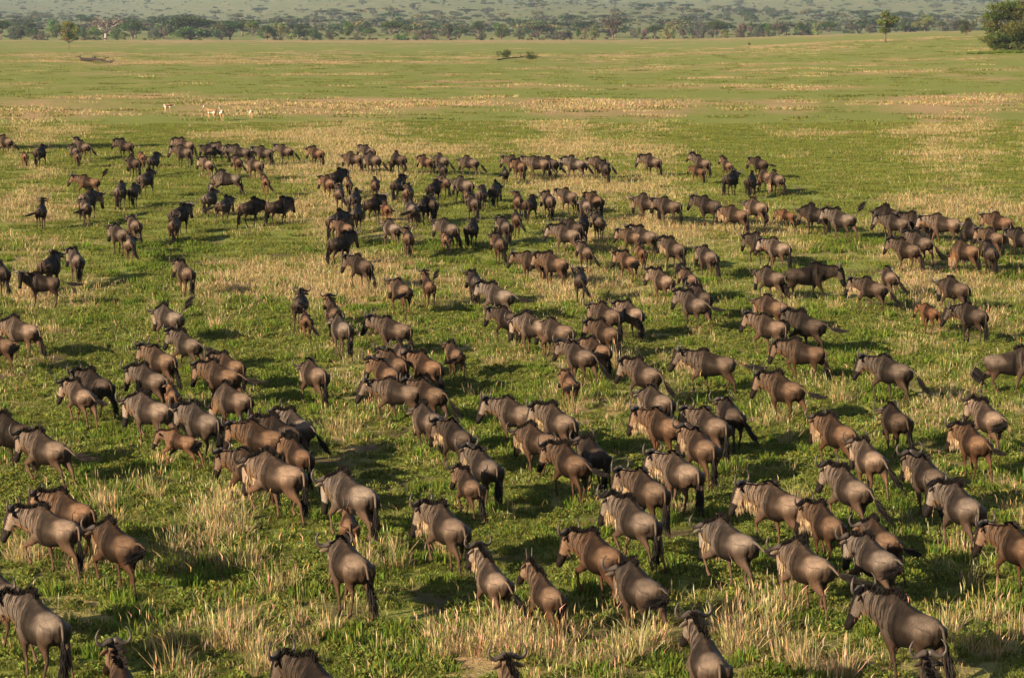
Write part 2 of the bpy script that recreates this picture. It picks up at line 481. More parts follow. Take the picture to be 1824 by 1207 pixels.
G_COLS = [(.140, .168, .030), (.188, .212, .042), (.090, .115, .020), (.240, .250, .064), (.170, .168, .042)]
S_COLS = [(.50, .36, .19), (.42, .30, .15), (.57, .42, .24), (.34, .23, .11), (.26, .23, .08), (.19, .19, .055)]
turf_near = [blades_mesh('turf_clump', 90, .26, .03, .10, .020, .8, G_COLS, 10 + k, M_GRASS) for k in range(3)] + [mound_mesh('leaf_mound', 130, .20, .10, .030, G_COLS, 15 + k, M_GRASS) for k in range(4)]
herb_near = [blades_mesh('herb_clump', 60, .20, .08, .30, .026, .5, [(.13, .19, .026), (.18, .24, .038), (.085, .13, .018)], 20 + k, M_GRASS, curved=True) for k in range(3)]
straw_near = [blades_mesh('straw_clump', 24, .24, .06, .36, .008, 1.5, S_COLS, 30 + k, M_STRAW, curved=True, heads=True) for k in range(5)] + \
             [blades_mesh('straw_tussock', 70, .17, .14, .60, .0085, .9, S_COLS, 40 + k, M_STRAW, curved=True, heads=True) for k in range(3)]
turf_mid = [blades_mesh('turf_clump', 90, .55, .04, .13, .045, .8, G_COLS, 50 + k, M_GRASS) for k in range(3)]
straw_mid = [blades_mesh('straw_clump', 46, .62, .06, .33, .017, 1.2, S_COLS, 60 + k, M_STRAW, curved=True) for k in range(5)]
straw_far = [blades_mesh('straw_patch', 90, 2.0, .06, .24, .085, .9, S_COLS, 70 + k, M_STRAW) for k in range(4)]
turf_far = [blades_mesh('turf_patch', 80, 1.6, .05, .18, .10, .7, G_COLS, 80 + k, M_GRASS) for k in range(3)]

def place(name, label, cat, meshes, x, y, weights=None, smin=.75, smax=1.3, hscale=1.0):
    n = len(x)
    z = ground_z(x, y)
    s = NR.uniform(smin, smax, n)
    hs = s * NR.uniform(.8, 1.25, n) * hscale
    rot = np.column_stack([np.zeros(n), np.zeros(n), NR.uniform(0, 6.283, n)])
    if weights is None: idx = NR.randint(0, len(meshes), n)
    else: idx = NR.choice(len(meshes), n, p=np.array(weights) / sum(weights))
    return scatter(name, label, cat, meshes, np.column_stack([x, y, z]), rot, np.column_stack([s, s, hs]), idx)

def thin(x, y, keep):
    k = NR.random_sample(len(x)) < keep
    return x[k], y[k]

def build_grass():
    # turf, near
    x, y = sample_points(26000, 25, 62); d = dryness(x, y)
    x, y = thin(x, y, np.clip(1.15 - d, .15, 1) * (1 - .88 * bareness(x, y)))
    place('green_turf', 'short leafy green turf under the nearest animals', 'grass', turf_near, x, y)
    x, y = sample_points(13000, 25, 75); d = dryness(x, y); nn = vnoise(x, y, 1.6, 8)
    x, y = thin(x, y, np.clip((nn - .45) * 2.2, 0, .9) * np.clip(1.2 - d, .2, 1))
    place('green_herbs', 'taller bright green leafy weeds in loose patches', 'weeds', herb_near, x, y, hscale=.9)
    x, y = sample_points(24000, 25, 66); d = dryness(x, y); nn = vnoise(x, y, .9, 5)
    x, y = thin(x, y, np.clip((d + (nn - .5) * .9 - .50) * .62, .028, 1))
    place('dry_straw', 'dry straw coloured grass stems standing in the foreground', 'dry grass', straw_near, x, y, weights=[1, 1, 1, 1, 1, .22, .22, .22])
    # middle distance
    x, y = sample_points(22000, 58, 150); d = dryness(x, y)
    x, y = thin(x, y, np.clip(1.1 - d, .2, 1))
    place('pasture_turf', 'short green pasture around the middle of the herd', 'grass', turf_mid, x, y)
    x, y = sample_points(42000, 62, 150); d = dryness(x, y); nn = vnoise(x, y, 1.5, 6)
    x, y = thin(x, y, np.clip((d + (nn - .5) * .4 - .26) * 1.0, .01, 1))
    place('dry_pasture', 'tan dry grass patches between the animals farther back', 'dry grass', straw_mid, x, y)
    # far plain
    x, y = sample_points(34000, 145, 620, power=1.4); d = dryness(x, y); nn = vnoise(x, y, 9, 7)
    x, y = thin(x, y, np.clip((d + (nn - .5) * .6 - .44) * .55, .002, 1))
    place('far_dry_grass', 'pale dry grass in long streaks across the empty plain', 'dry grass', straw_far, x, y, smin=.8, smax=1.5)
    x, y = sample_points(2000, 145, 520, power=1.4)
    place('far_green_grass', 'green grass of the empty plain behind the herd', 'grass', turf_far, x, y, smin=.7, smax=1.5)
build_grass()
TUSSOCKS = [(290, 868, 8), (352, 930, 14), (372, 915, 16), (392, 938, 16), (420, 925, 12), (345, 965, 12), (300, 1000, 14), (250, 1010, 10), (440, 1000, 12), (480, 1030, 10), (200, 905, 10), (60, 930, 12), (40, 985, 12),
            (330, 1150, 14), (380, 1120, 14), (440, 1150, 14), (480, 1185, 14), (350, 1195, 14), (560, 1120, 10), (790, 1130, 12), (860, 1150, 16), (900, 1110, 14), (945, 1160, 18), (990, 1120, 14), (1040, 1170, 14), (1100, 1150, 12),
            (1180, 1120, 12), (1330, 1110, 18), (1345, 1150, 16), (1390, 1085, 12), (1440, 1170, 14), (1500, 1190, 14), (1650, 1130, 8), (1690, 1115, 10), (1740, 1150, 12), (1790, 1120, 10), (640, 1000, 8), (700, 1000, 6), (1180, 700, 12), (1090, 720, 12), (985, 610, 10), (860, 640, 12), (1380, 745, 12), (1500, 700, 12), (1620, 620, 10)]
def build_tussocks():
    X, Y = [], []
    for px, py, n in TUSSOCKS:
        p = ground_at(px, py + 14)
        n = max(2, n // 4); X += list(NR.normal(p.x, .28, n)); Y += list(NR.normal(p.y, .5, n))
    place('tall_straw', 'tallest pale straw tussocks standing out of the foreground grass', 'dry grass', straw_near[5:], np.array(X), np.array(Y), smin=.8, smax=1.35, hscale=1.05)
build_tussocks()

# ------------------------------------------------------------------ animals
def ring(center, fwd, up, rx, rz, n=18, pinch=0.0, flat=0.0):
    """closed elliptical cross section; pinch narrows its top"""
    right = fwd.cross(up).normalized()
    up2 = right.cross(fwd).normalized()
    out = []
    for k in range(n):
        a = 2 * math.pi * k / n
        c, s = math.cos(a), math.sin(a)
        w = 1 - pinch * max(0, s) ** 1.5 - flat * max(0, -s) ** 2
        out.append(center + right * (c * rx * w) + up2 * (s * rz))
    return out

def loft(rings, V, F):
    n = len(rings[0]); b = len(V)
    for r in rings: V.extend(r)
    for i in range(len(rings) - 1):
        for k in range(n):
            k2 = (k + 1) % n
            F.append((b + i * n + k, b + i * n + k2, b + (i + 1) * n + k2, b + (i + 1) * n + k))
    F.append(tuple(b + k for k in reversed(range(n))))
    F.append(tuple(b + (len(rings) - 1) * n + k for k in range(n)))

def limb(pts, V, F, n=12):
    """tapering limb through (point, radius_x, radius_y)"""
    rings = []
    P = [Vector(p[0]) for p in pts]
    for i, (p, rx, ry) in enumerate(pts):
        a = P[max(i - 1, 0)]; b = P[min(i + 1, len(P) - 1)]
        d = (b - a).normalized()
        ref = Vector((1, 0, 0))
        s = (ref - d * ref.dot(d)).normalized()
        t = d.cross(s).normalized()
        rings.append([P[i] + s * math.cos(2 * math.pi * k / n) * rx + t * math.sin(2 * math.pi * k / n) * ry for k in range(n)])
    loft(rings, V, F)

def clean_remesh(V, F, voxel, smooth_iter=3):
    me = bpy.data.meshes.new('tmp'); me.from_pydata([tuple(v) for v in V], [], F); me.update()
    bm = bmesh.new(); bm.from_mesh(me); bmesh.ops.recalc_face_normals(bm, faces=bm.faces); bm.to_mesh(me); bm.free()
    o = bpy.data.objects.new('tmp', me); COL.objects.link(o)
    r = o.modifiers.new('r', 'REMESH'); r.mode = 'VOXEL'; r.voxel_size = voxel
    s = o.modifiers.new('s', 'SMOOTH'); s.factor = .5; s.iterations = smooth_iter
    dg = bpy.context.evaluated_depsgraph_get()
    ev = o.evaluated_get(dg)
    out = bpy.data.meshes.new_from_object(ev)
    bpy.data.objects.remove(o); bpy.data.meshes.remove(me)
    v = np.empty(len(out.vertices) * 3); out.vertices.foreach_get('co', v)
    f = [tuple(p.vertices) for p in out.polygons]
    bpy.data.meshes.remove(out)
    return v.reshape(-1, 3), f

# gait: per leg (front right, front left, hind right, hind left): foot shift forward, lift
GAITS = {
 's': [(.02, 0), (-.05, 0), (.03, 0), (-.06, 0)],
 'w': [(.26, .0), (-.22, .0), (-.24, .0), (.20, .04)],
 'v': [(-.20, .0), (.24, .12), (.20, .0), (-.26, .02)],
 'r': [(.20, .26), (-.16, .05), (-.34, .10), (.26, .02)],
 'q': [(-.24, .04), (.34, .22), (.32, .18), (-.36, .02)],
 'y': [(.34, .08), (.20, .24), (-.40, .06), (-.26, .16)],
 'x': [(-.12, .0), (.10, .0), (.14, .0), (-.18, .0)],
}
HEADS = {   # neck pitch, neck yaw, head pitch, head yaw
 'n': (7, 0, -72, 0), 'u': (36, 4, -48, 6), 'g': (-40, 0, -84, 0), 'l': (2, 34, -66, 20), 'r': (2, -34, -66, -22), 'c': (22, 46, -55, 52), 'm': (10, 15, -68, 8), 'o': (-4, -10, -76, -8), 'p': (16, 6, -62, 4),
}
def direction(pitch, yaw):
    p, a = math.radians(pitch), math.radians(yaw)
    return Vector((-math.sin(a) * math.cos(p), math.cos(a) * math.cos(p), math.sin(p)))

WB = dict(
    torso=[(-.65, .935, .07, .11, 0), (-.60, .93, .150, .185, .1), (-.51, .915, .205, .235, .2), (-.36, .905, .240, .250, .3), (-.16, .90, .272, .285, .32), (.05, .915, .272, .330, .38),
           (.22, .955, .238, .385, .50), (.36, .99, .205, .405, .55), (.49, .99, .160, .35, .45)],
    neck0=(.40, 1.0), neck_len=.58, neck=[(.180, .335), (.145, .27), (.120, .215), (.112, .18)],
    head=[(-.04, .095, .13), (.06, .118, .145), (.17, .112, .14), (.31, .082, .115), (.44, .070, .096), (.54, .080, .080), (.62, .074, .064), (.645, .05, .04)],
    fl=[(.13, .37, .94, 0.125, 0.194), (.155, .36, .76, 0.093, 0.131), (.145, .34, .60, 0.066, 0.085), (.135, .36, .44, 0.051, 0.056), (.13, .355, .36, 0.035, 0.041), (.13, .36, .17, 0.032, 0.035), (.13, .37, .11, 0.042, 0.043), (.13, .39, .055, 0.036, 0.041), (.13, .415, .0, 0.052, 0.062)],
    hl=[(.12, -.42, .94, 0.160, 0.228), (.155, -.41, .80, 0.137, 0.211), (.15, -.39, .66, 0.091, 0.142), (.135, -.49, .51, 0.048, 0.068), (.125, -.535, .43, 0.042, 0.057), (.125, -.51, .30, 0.033, 0.039), (.125, -.49, .15, 0.032, 0.035), (.125, -.48, .105, 0.042, 0.044), (.125, -.46, .055, 0.036, 0.041), (.125, -.435, .0, 0.052, 0.059)],
)
WC = dict(WB)   # calf: leggier, slimmer, shorter face
WC['torso'] = [(y * .90, z + .02, rx * .82, rz * (.80 if i < 5 else .76), p) for i, (y, z, rx, rz, p) in enumerate(WB['torso'])]
WC['neck0'] = (.38, 1.02); WC['neck_len'] = .42
WC['neck'] = [(.14, .24), (.115, .20), (.10, .165), (.095, .14)]
WC['head'] = [(d * .88, rx * .9, rz * .88) for d, rx, rz in WB['head']]
GZ = dict(
    torso=[(-.76, 1.02, .06, .10, 0), (-.66, 1.02, .17, .19, 0), (-.45, 1.0, .20, .22, 0), (-.15, .97, .215, .235, 0), (.15, .98, .21, .245, 0), (.40, 1.0, .18, .24, 0), (.58, 1.04, .13, .19, 0)],
    neck0=(.48, 1.08), neck_len=.62, neck=[(.12, .17), (.085, .12), (.075, .10), (.075, .10)],
    head=[(-.03, .07, .09), (.06, .085, .10), (.16, .07, .08), (.28, .045, .055), (.36, .03, .035)],
    fl=WB['fl'], hl=WB['hl'])

def spec_skeleton(S, gait, head):
    sk = {}
    sk['torso'] = [(Vector((0, y, z)), rx, rz, p) for y, z, rx, rz, p in S['torso']]
    np_, ny, hp, hy = HEADS[head]
    nd = direction(np_, ny); hd = direction(hp, ny + hy)
    n0 = Vector((0, S['neck0'][0], S['neck0'][1])); L = S['neck_len']
    k = len(S['neck']) - 1
    nr_ = []
    for i, (rx, rz) in enumerate(S['neck']):
        t = i / k
        d = (Vector((0, 1, .0)).lerp(nd, min(1, .3 + t))).normalized()
        c = n0 + direction(np_ * (.5 + .5 * t), ny * (.4 + .6 * t)) * (L * t)
        nr_.append((c, rx, rz, d))
    sk['neck'] = nr_
    poll = nr_[-1][0] + nd * .06 + Vector((0, 0, S['neck'][-1][1] * .25))
    sk['head'] = [(poll + hd * d, rx, rz, hd) for d, rx, rz in S['head']]
    sk['poll'] = poll; sk['hd'] = hd; sk['nd'] = nd
    legs = []
    g = GAITS[gait]
    for li, (kind, side) in enumerate((('fl', 1), ('fl', -1), ('hl', 1), ('hl', -1))):
        df, lift = g[li]
        pts = []
        for x, y, z, rx, ry in S[kind]:
            t = 1 - min(1, z / .80)                      # 0 at the trunk, 1 at the foot
            if kind == 'fl':
                kt = max(0, min(1, (.72 - z) / .30)); bt = max(0, min(1, (.42 - z) / .42))
                yy = y + df * (.55 * kt + .45 * bt) + lift * (.9 * kt - 1.5 * bt * (1 if lift > .1 else .2))
                zz = z + lift * (.55 * kt + .45 * bt)
            else:
                kt = max(0, min(1, (.85 - z) / .38)); bt = max(0, min(1, (.45 - z) / .45))
                yy = y + df * (.5 * kt + .5 * bt) + lift * (.25 * kt - .5 * bt)
                zz = z + lift * (.5 * kt + .5 * bt)
            pts.append((Vector((x * side, yy, zz)), rx, ry))
        if lift > .1:                                    # a lifted hoof hangs
            a = pts[-3][0]; pts[-2] = (a + Vector((0, -.04, -.05)), pts[-2][1], pts[-2][2]); pts[-1] = (a + Vector((0, -.08, -.10)), pts[-1][1], pts[-1][2])
        pts = [(q, rx * (.86 if q.z < .5 else 1), ry * (.86 if q.z < .5 else 1)) for q, rx, ry in pts]
        legs.append(pts)
    sk['legs'] = legs
    return sk

def colour_body(v, sk, species, calf):
    """coat colours by body region: markings, plus painted rump sheen and underside shade"""
    n = len(v)
    segs = []   # a, b, ra, rb, code, t0
    def add(a, b, ra, rb, code): segs.append((np.array(a), np.array(b), ra, rb, code))
    T = sk['torso']
    for i in range(len(T) - 1): add(T[i][0], T[i + 1][0], T[i][1], T[i + 1][1], 0)
    K = sk['neck']
    for i in range(len(K) - 1): add(K[i][0], K[i + 1][0], K[i][1], K[i + 1][1], 1)
    H = sk['head']
    for i in range(len(H) - 1): add(H[i][0], H[i + 1][0], H[i][1], H[i + 1][1], 2)
    for L in sk['legs']:
        for i in range(1, len(L) - 1): add(L[i][0], L[i + 1][0], L[i][1], L[i + 1][1], 3)
    best = np.full(n, 1e9); code = np.zeros(n, int)
    for a, b, ra, rb, c in segs:
        ab = b - a; t = np.clip(((v - a) @ ab) / (ab @ ab + 1e-9), 0, 1)
        d = np.linalg.norm(v - (a + t[:, None] * ab), axis=1)
        q = d / (ra + (rb - ra) * t)
        k = q < best; best[k] = q[k]; code[k] = c
    x, y, z = v[:, 0], v[:, 1], v[:, 2]
    col = np.zeros((n, 3))
    w = .5 + .5 * np.sin(x * 31 + 2 * np.sin(z * 13)) * np.sin(z * 17 + y * 9)
    if species == 'gazelle':
        back = np.array((.26, .155, .075)); white = np.array((.52, .48, .41)); black = np.array((.03, .02, .015))
        col[:] = back
        low = (code == 0) & (z < .90); col[low] = white
        st = (code == 0) & (z >= .90) & (z < .985) & (y > -.5); col[st] = black
        rump = (code == 0) & (y < -.66); col[rump] = white
        leg = code == 3; col[leg] = np.where(z[leg, None] > .8, white, (.45, .28, .15))
        hd = code == 2; col[hd] = white * .8
        return np.column_stack([col, np.zeros(n)])
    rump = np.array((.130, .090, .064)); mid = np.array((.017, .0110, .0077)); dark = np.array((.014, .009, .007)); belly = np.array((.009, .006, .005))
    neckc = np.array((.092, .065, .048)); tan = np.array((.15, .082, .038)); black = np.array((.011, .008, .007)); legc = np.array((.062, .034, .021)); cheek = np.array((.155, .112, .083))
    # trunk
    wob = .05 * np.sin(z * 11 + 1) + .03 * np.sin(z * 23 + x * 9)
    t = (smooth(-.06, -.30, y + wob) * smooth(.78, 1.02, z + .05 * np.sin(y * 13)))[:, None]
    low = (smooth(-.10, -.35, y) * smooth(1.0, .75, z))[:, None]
    c0 = rump * t + mid * (1 - t)  # coat tone with painted contrast: sheen on the upper rump, shade down the flank
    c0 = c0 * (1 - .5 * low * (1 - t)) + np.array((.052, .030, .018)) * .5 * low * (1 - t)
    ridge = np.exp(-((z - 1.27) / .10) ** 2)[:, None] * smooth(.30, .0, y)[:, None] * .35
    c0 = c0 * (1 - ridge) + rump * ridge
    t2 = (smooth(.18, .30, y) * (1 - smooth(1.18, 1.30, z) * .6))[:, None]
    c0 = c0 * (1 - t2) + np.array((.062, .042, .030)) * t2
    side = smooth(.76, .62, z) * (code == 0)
    c0 = c0 * (1 - .75 * side[:, None]) + belly * .75 * side[:, None]  # dark belly colour, deepened to paint in the shade underneath
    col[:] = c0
    # neck
    k = code == 1; col[k] = neckc
    thr = k & (z < .86 + .1 * smooth(.5, .9, y)); col[thr] = tan * .8 + neckc * .2
    # dark vertical brindle on neck, shoulder and ribs
    mask = smooth(-.12, .26, y) * smooth(.55, .72, z) * ((code == 0) | (code == 1)) * (.35 if calf else 1.0)
    band = np.exp(-((y - .15 - .12 * (1.1 - z)) / .06) ** 2) * (code == 0) * smooth(1.32, 1.1, z)
    col = col * (1 - .55 * band[:, None])
    # dark groove behind the shoulder and crest line
    crest = (np.abs(x) < .035) & (z > 1.15) & (code <= 1); col[crest] *= .5
    # legs
    k = code == 3
    lt = smooth(.80, .55, z)[:, None]
    lc = c0 * (1 - lt) + legc * lt
    low = smooth(.14, .06, z)[:, None]
    lc = lc * (1 - low) + black * low
    col[k] = lc[k]
    # head: black front of the face and muzzle, pale cheek
    hd = np.array(sk['hd']); poll = np.array(sk['poll'])
    rel = v - poll; along = rel @ hd
    sideax = np.array(sk['hd'].cross(Vector((0, 0, 1))).normalized()); upax = np.cross(sideax, hd)
    front = rel @ upax
    k = code == 2
    hc = np.where((front > .035)[:, None], black * 1.3, cheek)
    hc = np.where((along > .36)[:, None], black, hc)
    hc = np.where(((along < .02) & (front > .0))[:, None], dark * .7, hc)
    col[k] = hc[k]
    if calf:
        warm = np.array((.095, .048, .024))
        kk = (code != 2) | (along < .3)
        lum = col.mean(axis=1, keepdims=True) / .030
        col = np.where(kk[:, None], col * .45 + warm * np.clip(lum, .2, 1.3) * .55, col)
    return np.column_stack([col, mask])

def ear_shape(base, out, back, V, F):
    """a pointed leaf shaped ear"""
    d = (out * .9 + back * .3 + Vector((0, 0, -.12))).normalized(); w = Vector((0, 0, 1)).cross(d).normalized(); u = d.cross(w)
    rings = []
    for t, a in ((0, .022), (.25, .042), (.6, .042), (.9, .02), (1.0, .003)):
        c = base + d * (.20 * t)
        rings.append([c + u * math.cos(2 * math.pi * k / 6) * a + w * math.sin(2 * math.pi * k / 6) * a * .35 for k in range(6)])
    loft(rings, V, F)

def body_mesh(species, gait, head):
    S = {'adult': WB, 'calf': WC, 'gazelle': GZ}[species]
    sk = spec_skeleton(S, gait, head)
    V, F = [], []
    X = Vector((0, 1, 0)); U = Vector((0, 0, 1))
    loft([ring(c - Vector((0, 0, .018)), X, U, rx * 1.02, rz, 20, p, .15) for c, rx, rz, p in sk['torso']], V, F)
    loft([ring(c, d, U, rx, rz, 16, .35) for c, rx, rz, d in sk['neck']], V, F)
    loft([ring(c, d, U, rx, rz, 14, .1) for c, rx, rz, d in sk['head']], V, F)
    # join between neck and head
    a = sk['neck'][-1]; h0 = sk['head'][1]
    loft([ring(a[0], sk['nd'], U, a[1] * .9, a[2] * .8, 14), ring(h0[0], sk['nd'], U, .085, .10, 14)], V, F)
    for L in sk['legs']: limb(L, V, F)
    v, f = clean_remesh(V, F, .026 if species != 'gazelle' else .03, 3)
    if species != 'gazelle':      # hollow flank, groove behind the shoulder, hip and shoulder points
        x, y, z = v[:, 0], v[:, 1], v[:, 2]
        def g(q, c, s): return np.exp(-((q - c) / s) ** 2)
        push = -.045 * g(y, -.20, .085) * g(z, .99, .13) - .030 * g(y, .17, .045) * g(z, .88, .24) + .022 * g(y, -.40, .07) * g(z, 1.03, .07) + .028 * g(y, .33, .08) * g(z, 1.02, .20) - .02 * g(y, -.56, .05) * g(z, .9, .12)
        v[:, 0] += np.sign(x) * push * smooth(.08, .18, np.abs(x))
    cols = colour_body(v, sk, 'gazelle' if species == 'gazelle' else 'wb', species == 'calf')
    # ears join the head
    EV, EF = [], []
    poll = sk['poll']; hd = sk['hd']; right = hd.cross(U).normalized(); back = -sk['nd']
    ear_base = poll + hd * .03 + Vector((0, 0, .035))
    for sgn in (1, -1):
        ear_shape(ear_base + right * (.085 * sgn) + back * .04, right * sgn, back, EV, EF)
    nb = len(v)
    ec = np.tile(np.array([(.19, .14, .10, 0)]), (len(EV), 1))
    v2 = np.vstack([v, np.array([tuple(p) for p in EV])]); c2 = np.vstack([cols, ec])
    f2 = f + [tuple(i + nb for i in q) for q in EF]
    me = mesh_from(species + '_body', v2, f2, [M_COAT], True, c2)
    return me, sk

def hair_blades(roots, mat, name, width=.02):
    """roots: (base point, tip point)"""
    V, F = [], []
    for a, b in roots:
        d = (b - a); s = d.cross(Vector((RND.uniform(-1, 1), RND.uniform(-1, 1), RND.uniform(-.3, .3))))
        if s.length < 1e-5: continue
        s.normalize(); s *= width * RND.uniform(.6, 1.3)
        m = a.lerp(b, .55) + Vector((RND.gauss(0, .008), RND.gauss(0, .008), 0))
        i = len(V)
        V += [a - s, a + s, m + s * .8, m - s * .8, b]
        F += [(i, i + 1, i + 2, i + 3), (i + 3, i + 2, i + 4)]
    return mesh_from(name, V, F, [mat])

def crest_points(sk):
    pts = []
    for c, rx, rz, d in reversed(sk['neck']):
        s = d.cross(Vector((0, 0, 1))).normalized(); u = s.cross(d)
        pts.append(c + u * rz * .93)
    for c, rx, rz, p in reversed(sk['torso'][5:]):
        if c.y < .5: pts.append(c + Vector((0, 0, rz * .97)))
    return [sk['poll'] + Vector((0, 0, .07))] + pts

def along(pts, t):
    k = t * (len(pts) - 1); i = min(int(k), len(pts) - 2)
    return pts[i].lerp(pts[i + 1], k - i)

def mane_mesh(sk, calf, bristly):
    pts = crest_points(sk); roots = []
    for i in range(650):
        t = RND.random() * .93
        a = along(pts, t) + Vector((RND.gauss(0, .016), 0, -.02))
        L = (.17 if bristly else .15) * RND.uniform(.6, 1.25) * (1 - .35 * t) * (.8 if calf else 1)
        side = RND.gauss(0, .30) if bristly else RND.choice((-1, 1)) * RND.uniform(.3, 1.0)
        d = Vector((side, -.55 + RND.gauss(0, .2), .85 if bristly else .10))
        roots.append((a, a + d.normalized() * L))
    return hair_blades(roots, M_BROWNHAIR if calf else M_HAIR, 'mane', .009)

def beard_mesh(sk, pale):
    roots = []
    base = [sk['head'][4][0] - Vector((0, 0, .04)), sk['neck'][3][0] - Vector((0, 0, sk['neck'][3][2] * .75)), sk['neck'][2][0] - Vector((0, 0, sk['neck'][2][2] * .85)), sk['neck'][1][0] - Vector((0, 0, sk['neck'][1][2] * .9)), sk['neck'][0][0] - Vector((0, 0, sk['neck'][0][2] * .85))]
    base[0] = base[0].lerp(base[1], .25)
    for i in range(520 if pale else 260):
        t = RND.random()
        a = along(base, t) + Vector((RND.gauss(0, .028), 0, .05))
        L = (.34 if pale else .16) * RND.uniform(.55, 1.15) * (1 - .5 * abs(t - .45))
        d = Vector((RND.gauss(0, .14), -.25 + RND.gauss(0, .12), -1))
        roots.append((a, a + d.normalized() * L))
    return hair_blades(roots, M_BEARD if pale else M_BEARD2, 'beard', .009)

def horn_mesh(sgn, spike, sk):
    hd = sk['hd']; U = Vector((0, 0, 1)); right = hd.cross(U).normalized() * sgn
    fwd = sk['nd'].copy(); base = sk['poll'] + Vector((0, 0, .085)) + hd * .0
    if spike:
        path = [(.045, 0, 0, .022), (.06, -.01, .06, .019), (.075, -.01, .13, .014), (.08, 0, .20, .009), (.078, .01, .25, .003)]
    else:
        path = [(.01, .03, .0, .050), (.06, .03, .012, .054), (.13, .02, -.012, .046), (.20, .01, -.035, .038), (.27, 0, -.015, .031), (.315, -.01, .055, .025), (.315, -.01, .13, .020), (.275, .0, .195, .014), (.225, .01, .23, .004)]
    V, F = [], []
    P = [(base + right * x + fwd * y + U * z, r) for x, y, z, r in path]
    rings = []
    for i, (p, r) in enumerate(P):
        d = (P[min(i + 1, len(P) - 1)][0] - P[max(i - 1, 0)][0]).normalized()
        s = d.cross(fwd).normalized(); t = d.cross(s).normalized()
        rings.append([p + s * math.cos(2 * math.pi * k / 9) * r + t * math.sin(2 * math.pi * k / 9) * r for k in range(9)])
    loft(rings, V, F)
    bm = bmesh.new(); me = mesh_from('horn', V, F, [M_HORN], True)
    bm.from_mesh(me); bmesh.ops.recalc_face_normals(bm, faces=bm.faces); bm.to_mesh(me); bm.free()
    return me

TAILS = {   # tail paths from its root at the top of the rump
 'd': [(0, 0, 0), (0, -.045, -.06), (.005, -.055, -.25), (.01, -.05, -.45), (.02, -.05, -.80)],
 'e': [(0, 0, 0), (.01, -.06, -.06), (.03, -.09, -.24), (.06, -.11, -.43), (.12, -.16, -.74)],
 'f': [(0, 0, 0), (-.01, -.05, -.06), (-.03, -.07, -.25), (-.05, -.07, -.45), (-.02, -.10, -.78)],
 'r': [(0, 0, 0), (.04, -.09, -.04), (.11, -.15, -.20), (.19, -.20, -.36), (.36, -.30, -.58)],
 'l': [(0, 0, 0), (-.05, -.09, -.03), (-.14, -.15, -.14), (-.27, -.18, -.22), (-.52, -.20, -.26)],
 's': [(0, 0, 0), (.01, -.12, -.03), (.04, -.27, -.13), (.08, -.46, -.19), (.14, -.86, -.14)],
 'u': [(0, 0, 0), (.01, -.12, .05), (.03, -.20, .22), (.05, -.20, .40), (.16, -.30, .56)],
 'h': [(0, 0, 0), (0, -.08, -.06), (0, -.26, -.24), (0, -.36, -.46), (0, -.14, -.62)],
 'c': [(0, 0, 0), (.03, -.11, .0), (.09, -.19, -.08), (.03, -.24, -.17), (-.16, -.18, -.22)],
}
def tail_meshes(code, calf, stretch):
    base = Vector((0, -.575 if calf else -.635, 1.035))
    P = [base + Vector(p) for p in TAILS[code]]
    V, F = [], []
    rad = [.032, .025, .020, .016, .010]
    mid = P[3].lerp(P[4], .35)
    pts = P[:4] + [mid]
    rings = []
    for i, p in enumerate(pts):
        d = (pts[min(i + 1, 4)] - pts[max(i - 1, 0)]).normalized()
        ref = Vector((1, 0, 0)) if abs(d.x) < .8 else Vector((0, 1, 0))
        s = (ref - d * ref.dot(d)).normalized(); t = d.cross(s)
        rings.append([p + s * math.cos(2 * math.pi * k / 8) * rad[i] + t * math.sin(2 * math.pi * k / 8) * rad[i] for k in range(8)])
    loft(rings, V, F)
    dock = mesh_from('tail', V, F, [M_COAT], True, [(.085, .058, .042)] * len(V))
    roots = []
    for i in range(330):
        t = RND.random()
        a = along(P[2:], t * .75) if t < .6 else P[3].lerp(P[4], (t - .6))
        a = a + Vector((RND.gauss(0, .012), RND.gauss(0, .012), RND.gauss(0, .012)))
        d = (P[4] - P[3]).normalized() * RND.uniform(.20, .42) + Vector((RND.gauss(0, .05), RND.gauss(0, .05), -RND.uniform(0, .08)))
        roots.append((a, a + d))
    tuft = hair_blades(roots, M_HAIR, 'tail_tuft', .009)
    return dock, tuft

CACHE = {}
def cached(key, fn):
    if key not in CACHE: CACHE[key] = fn()
    return CACHE[key]

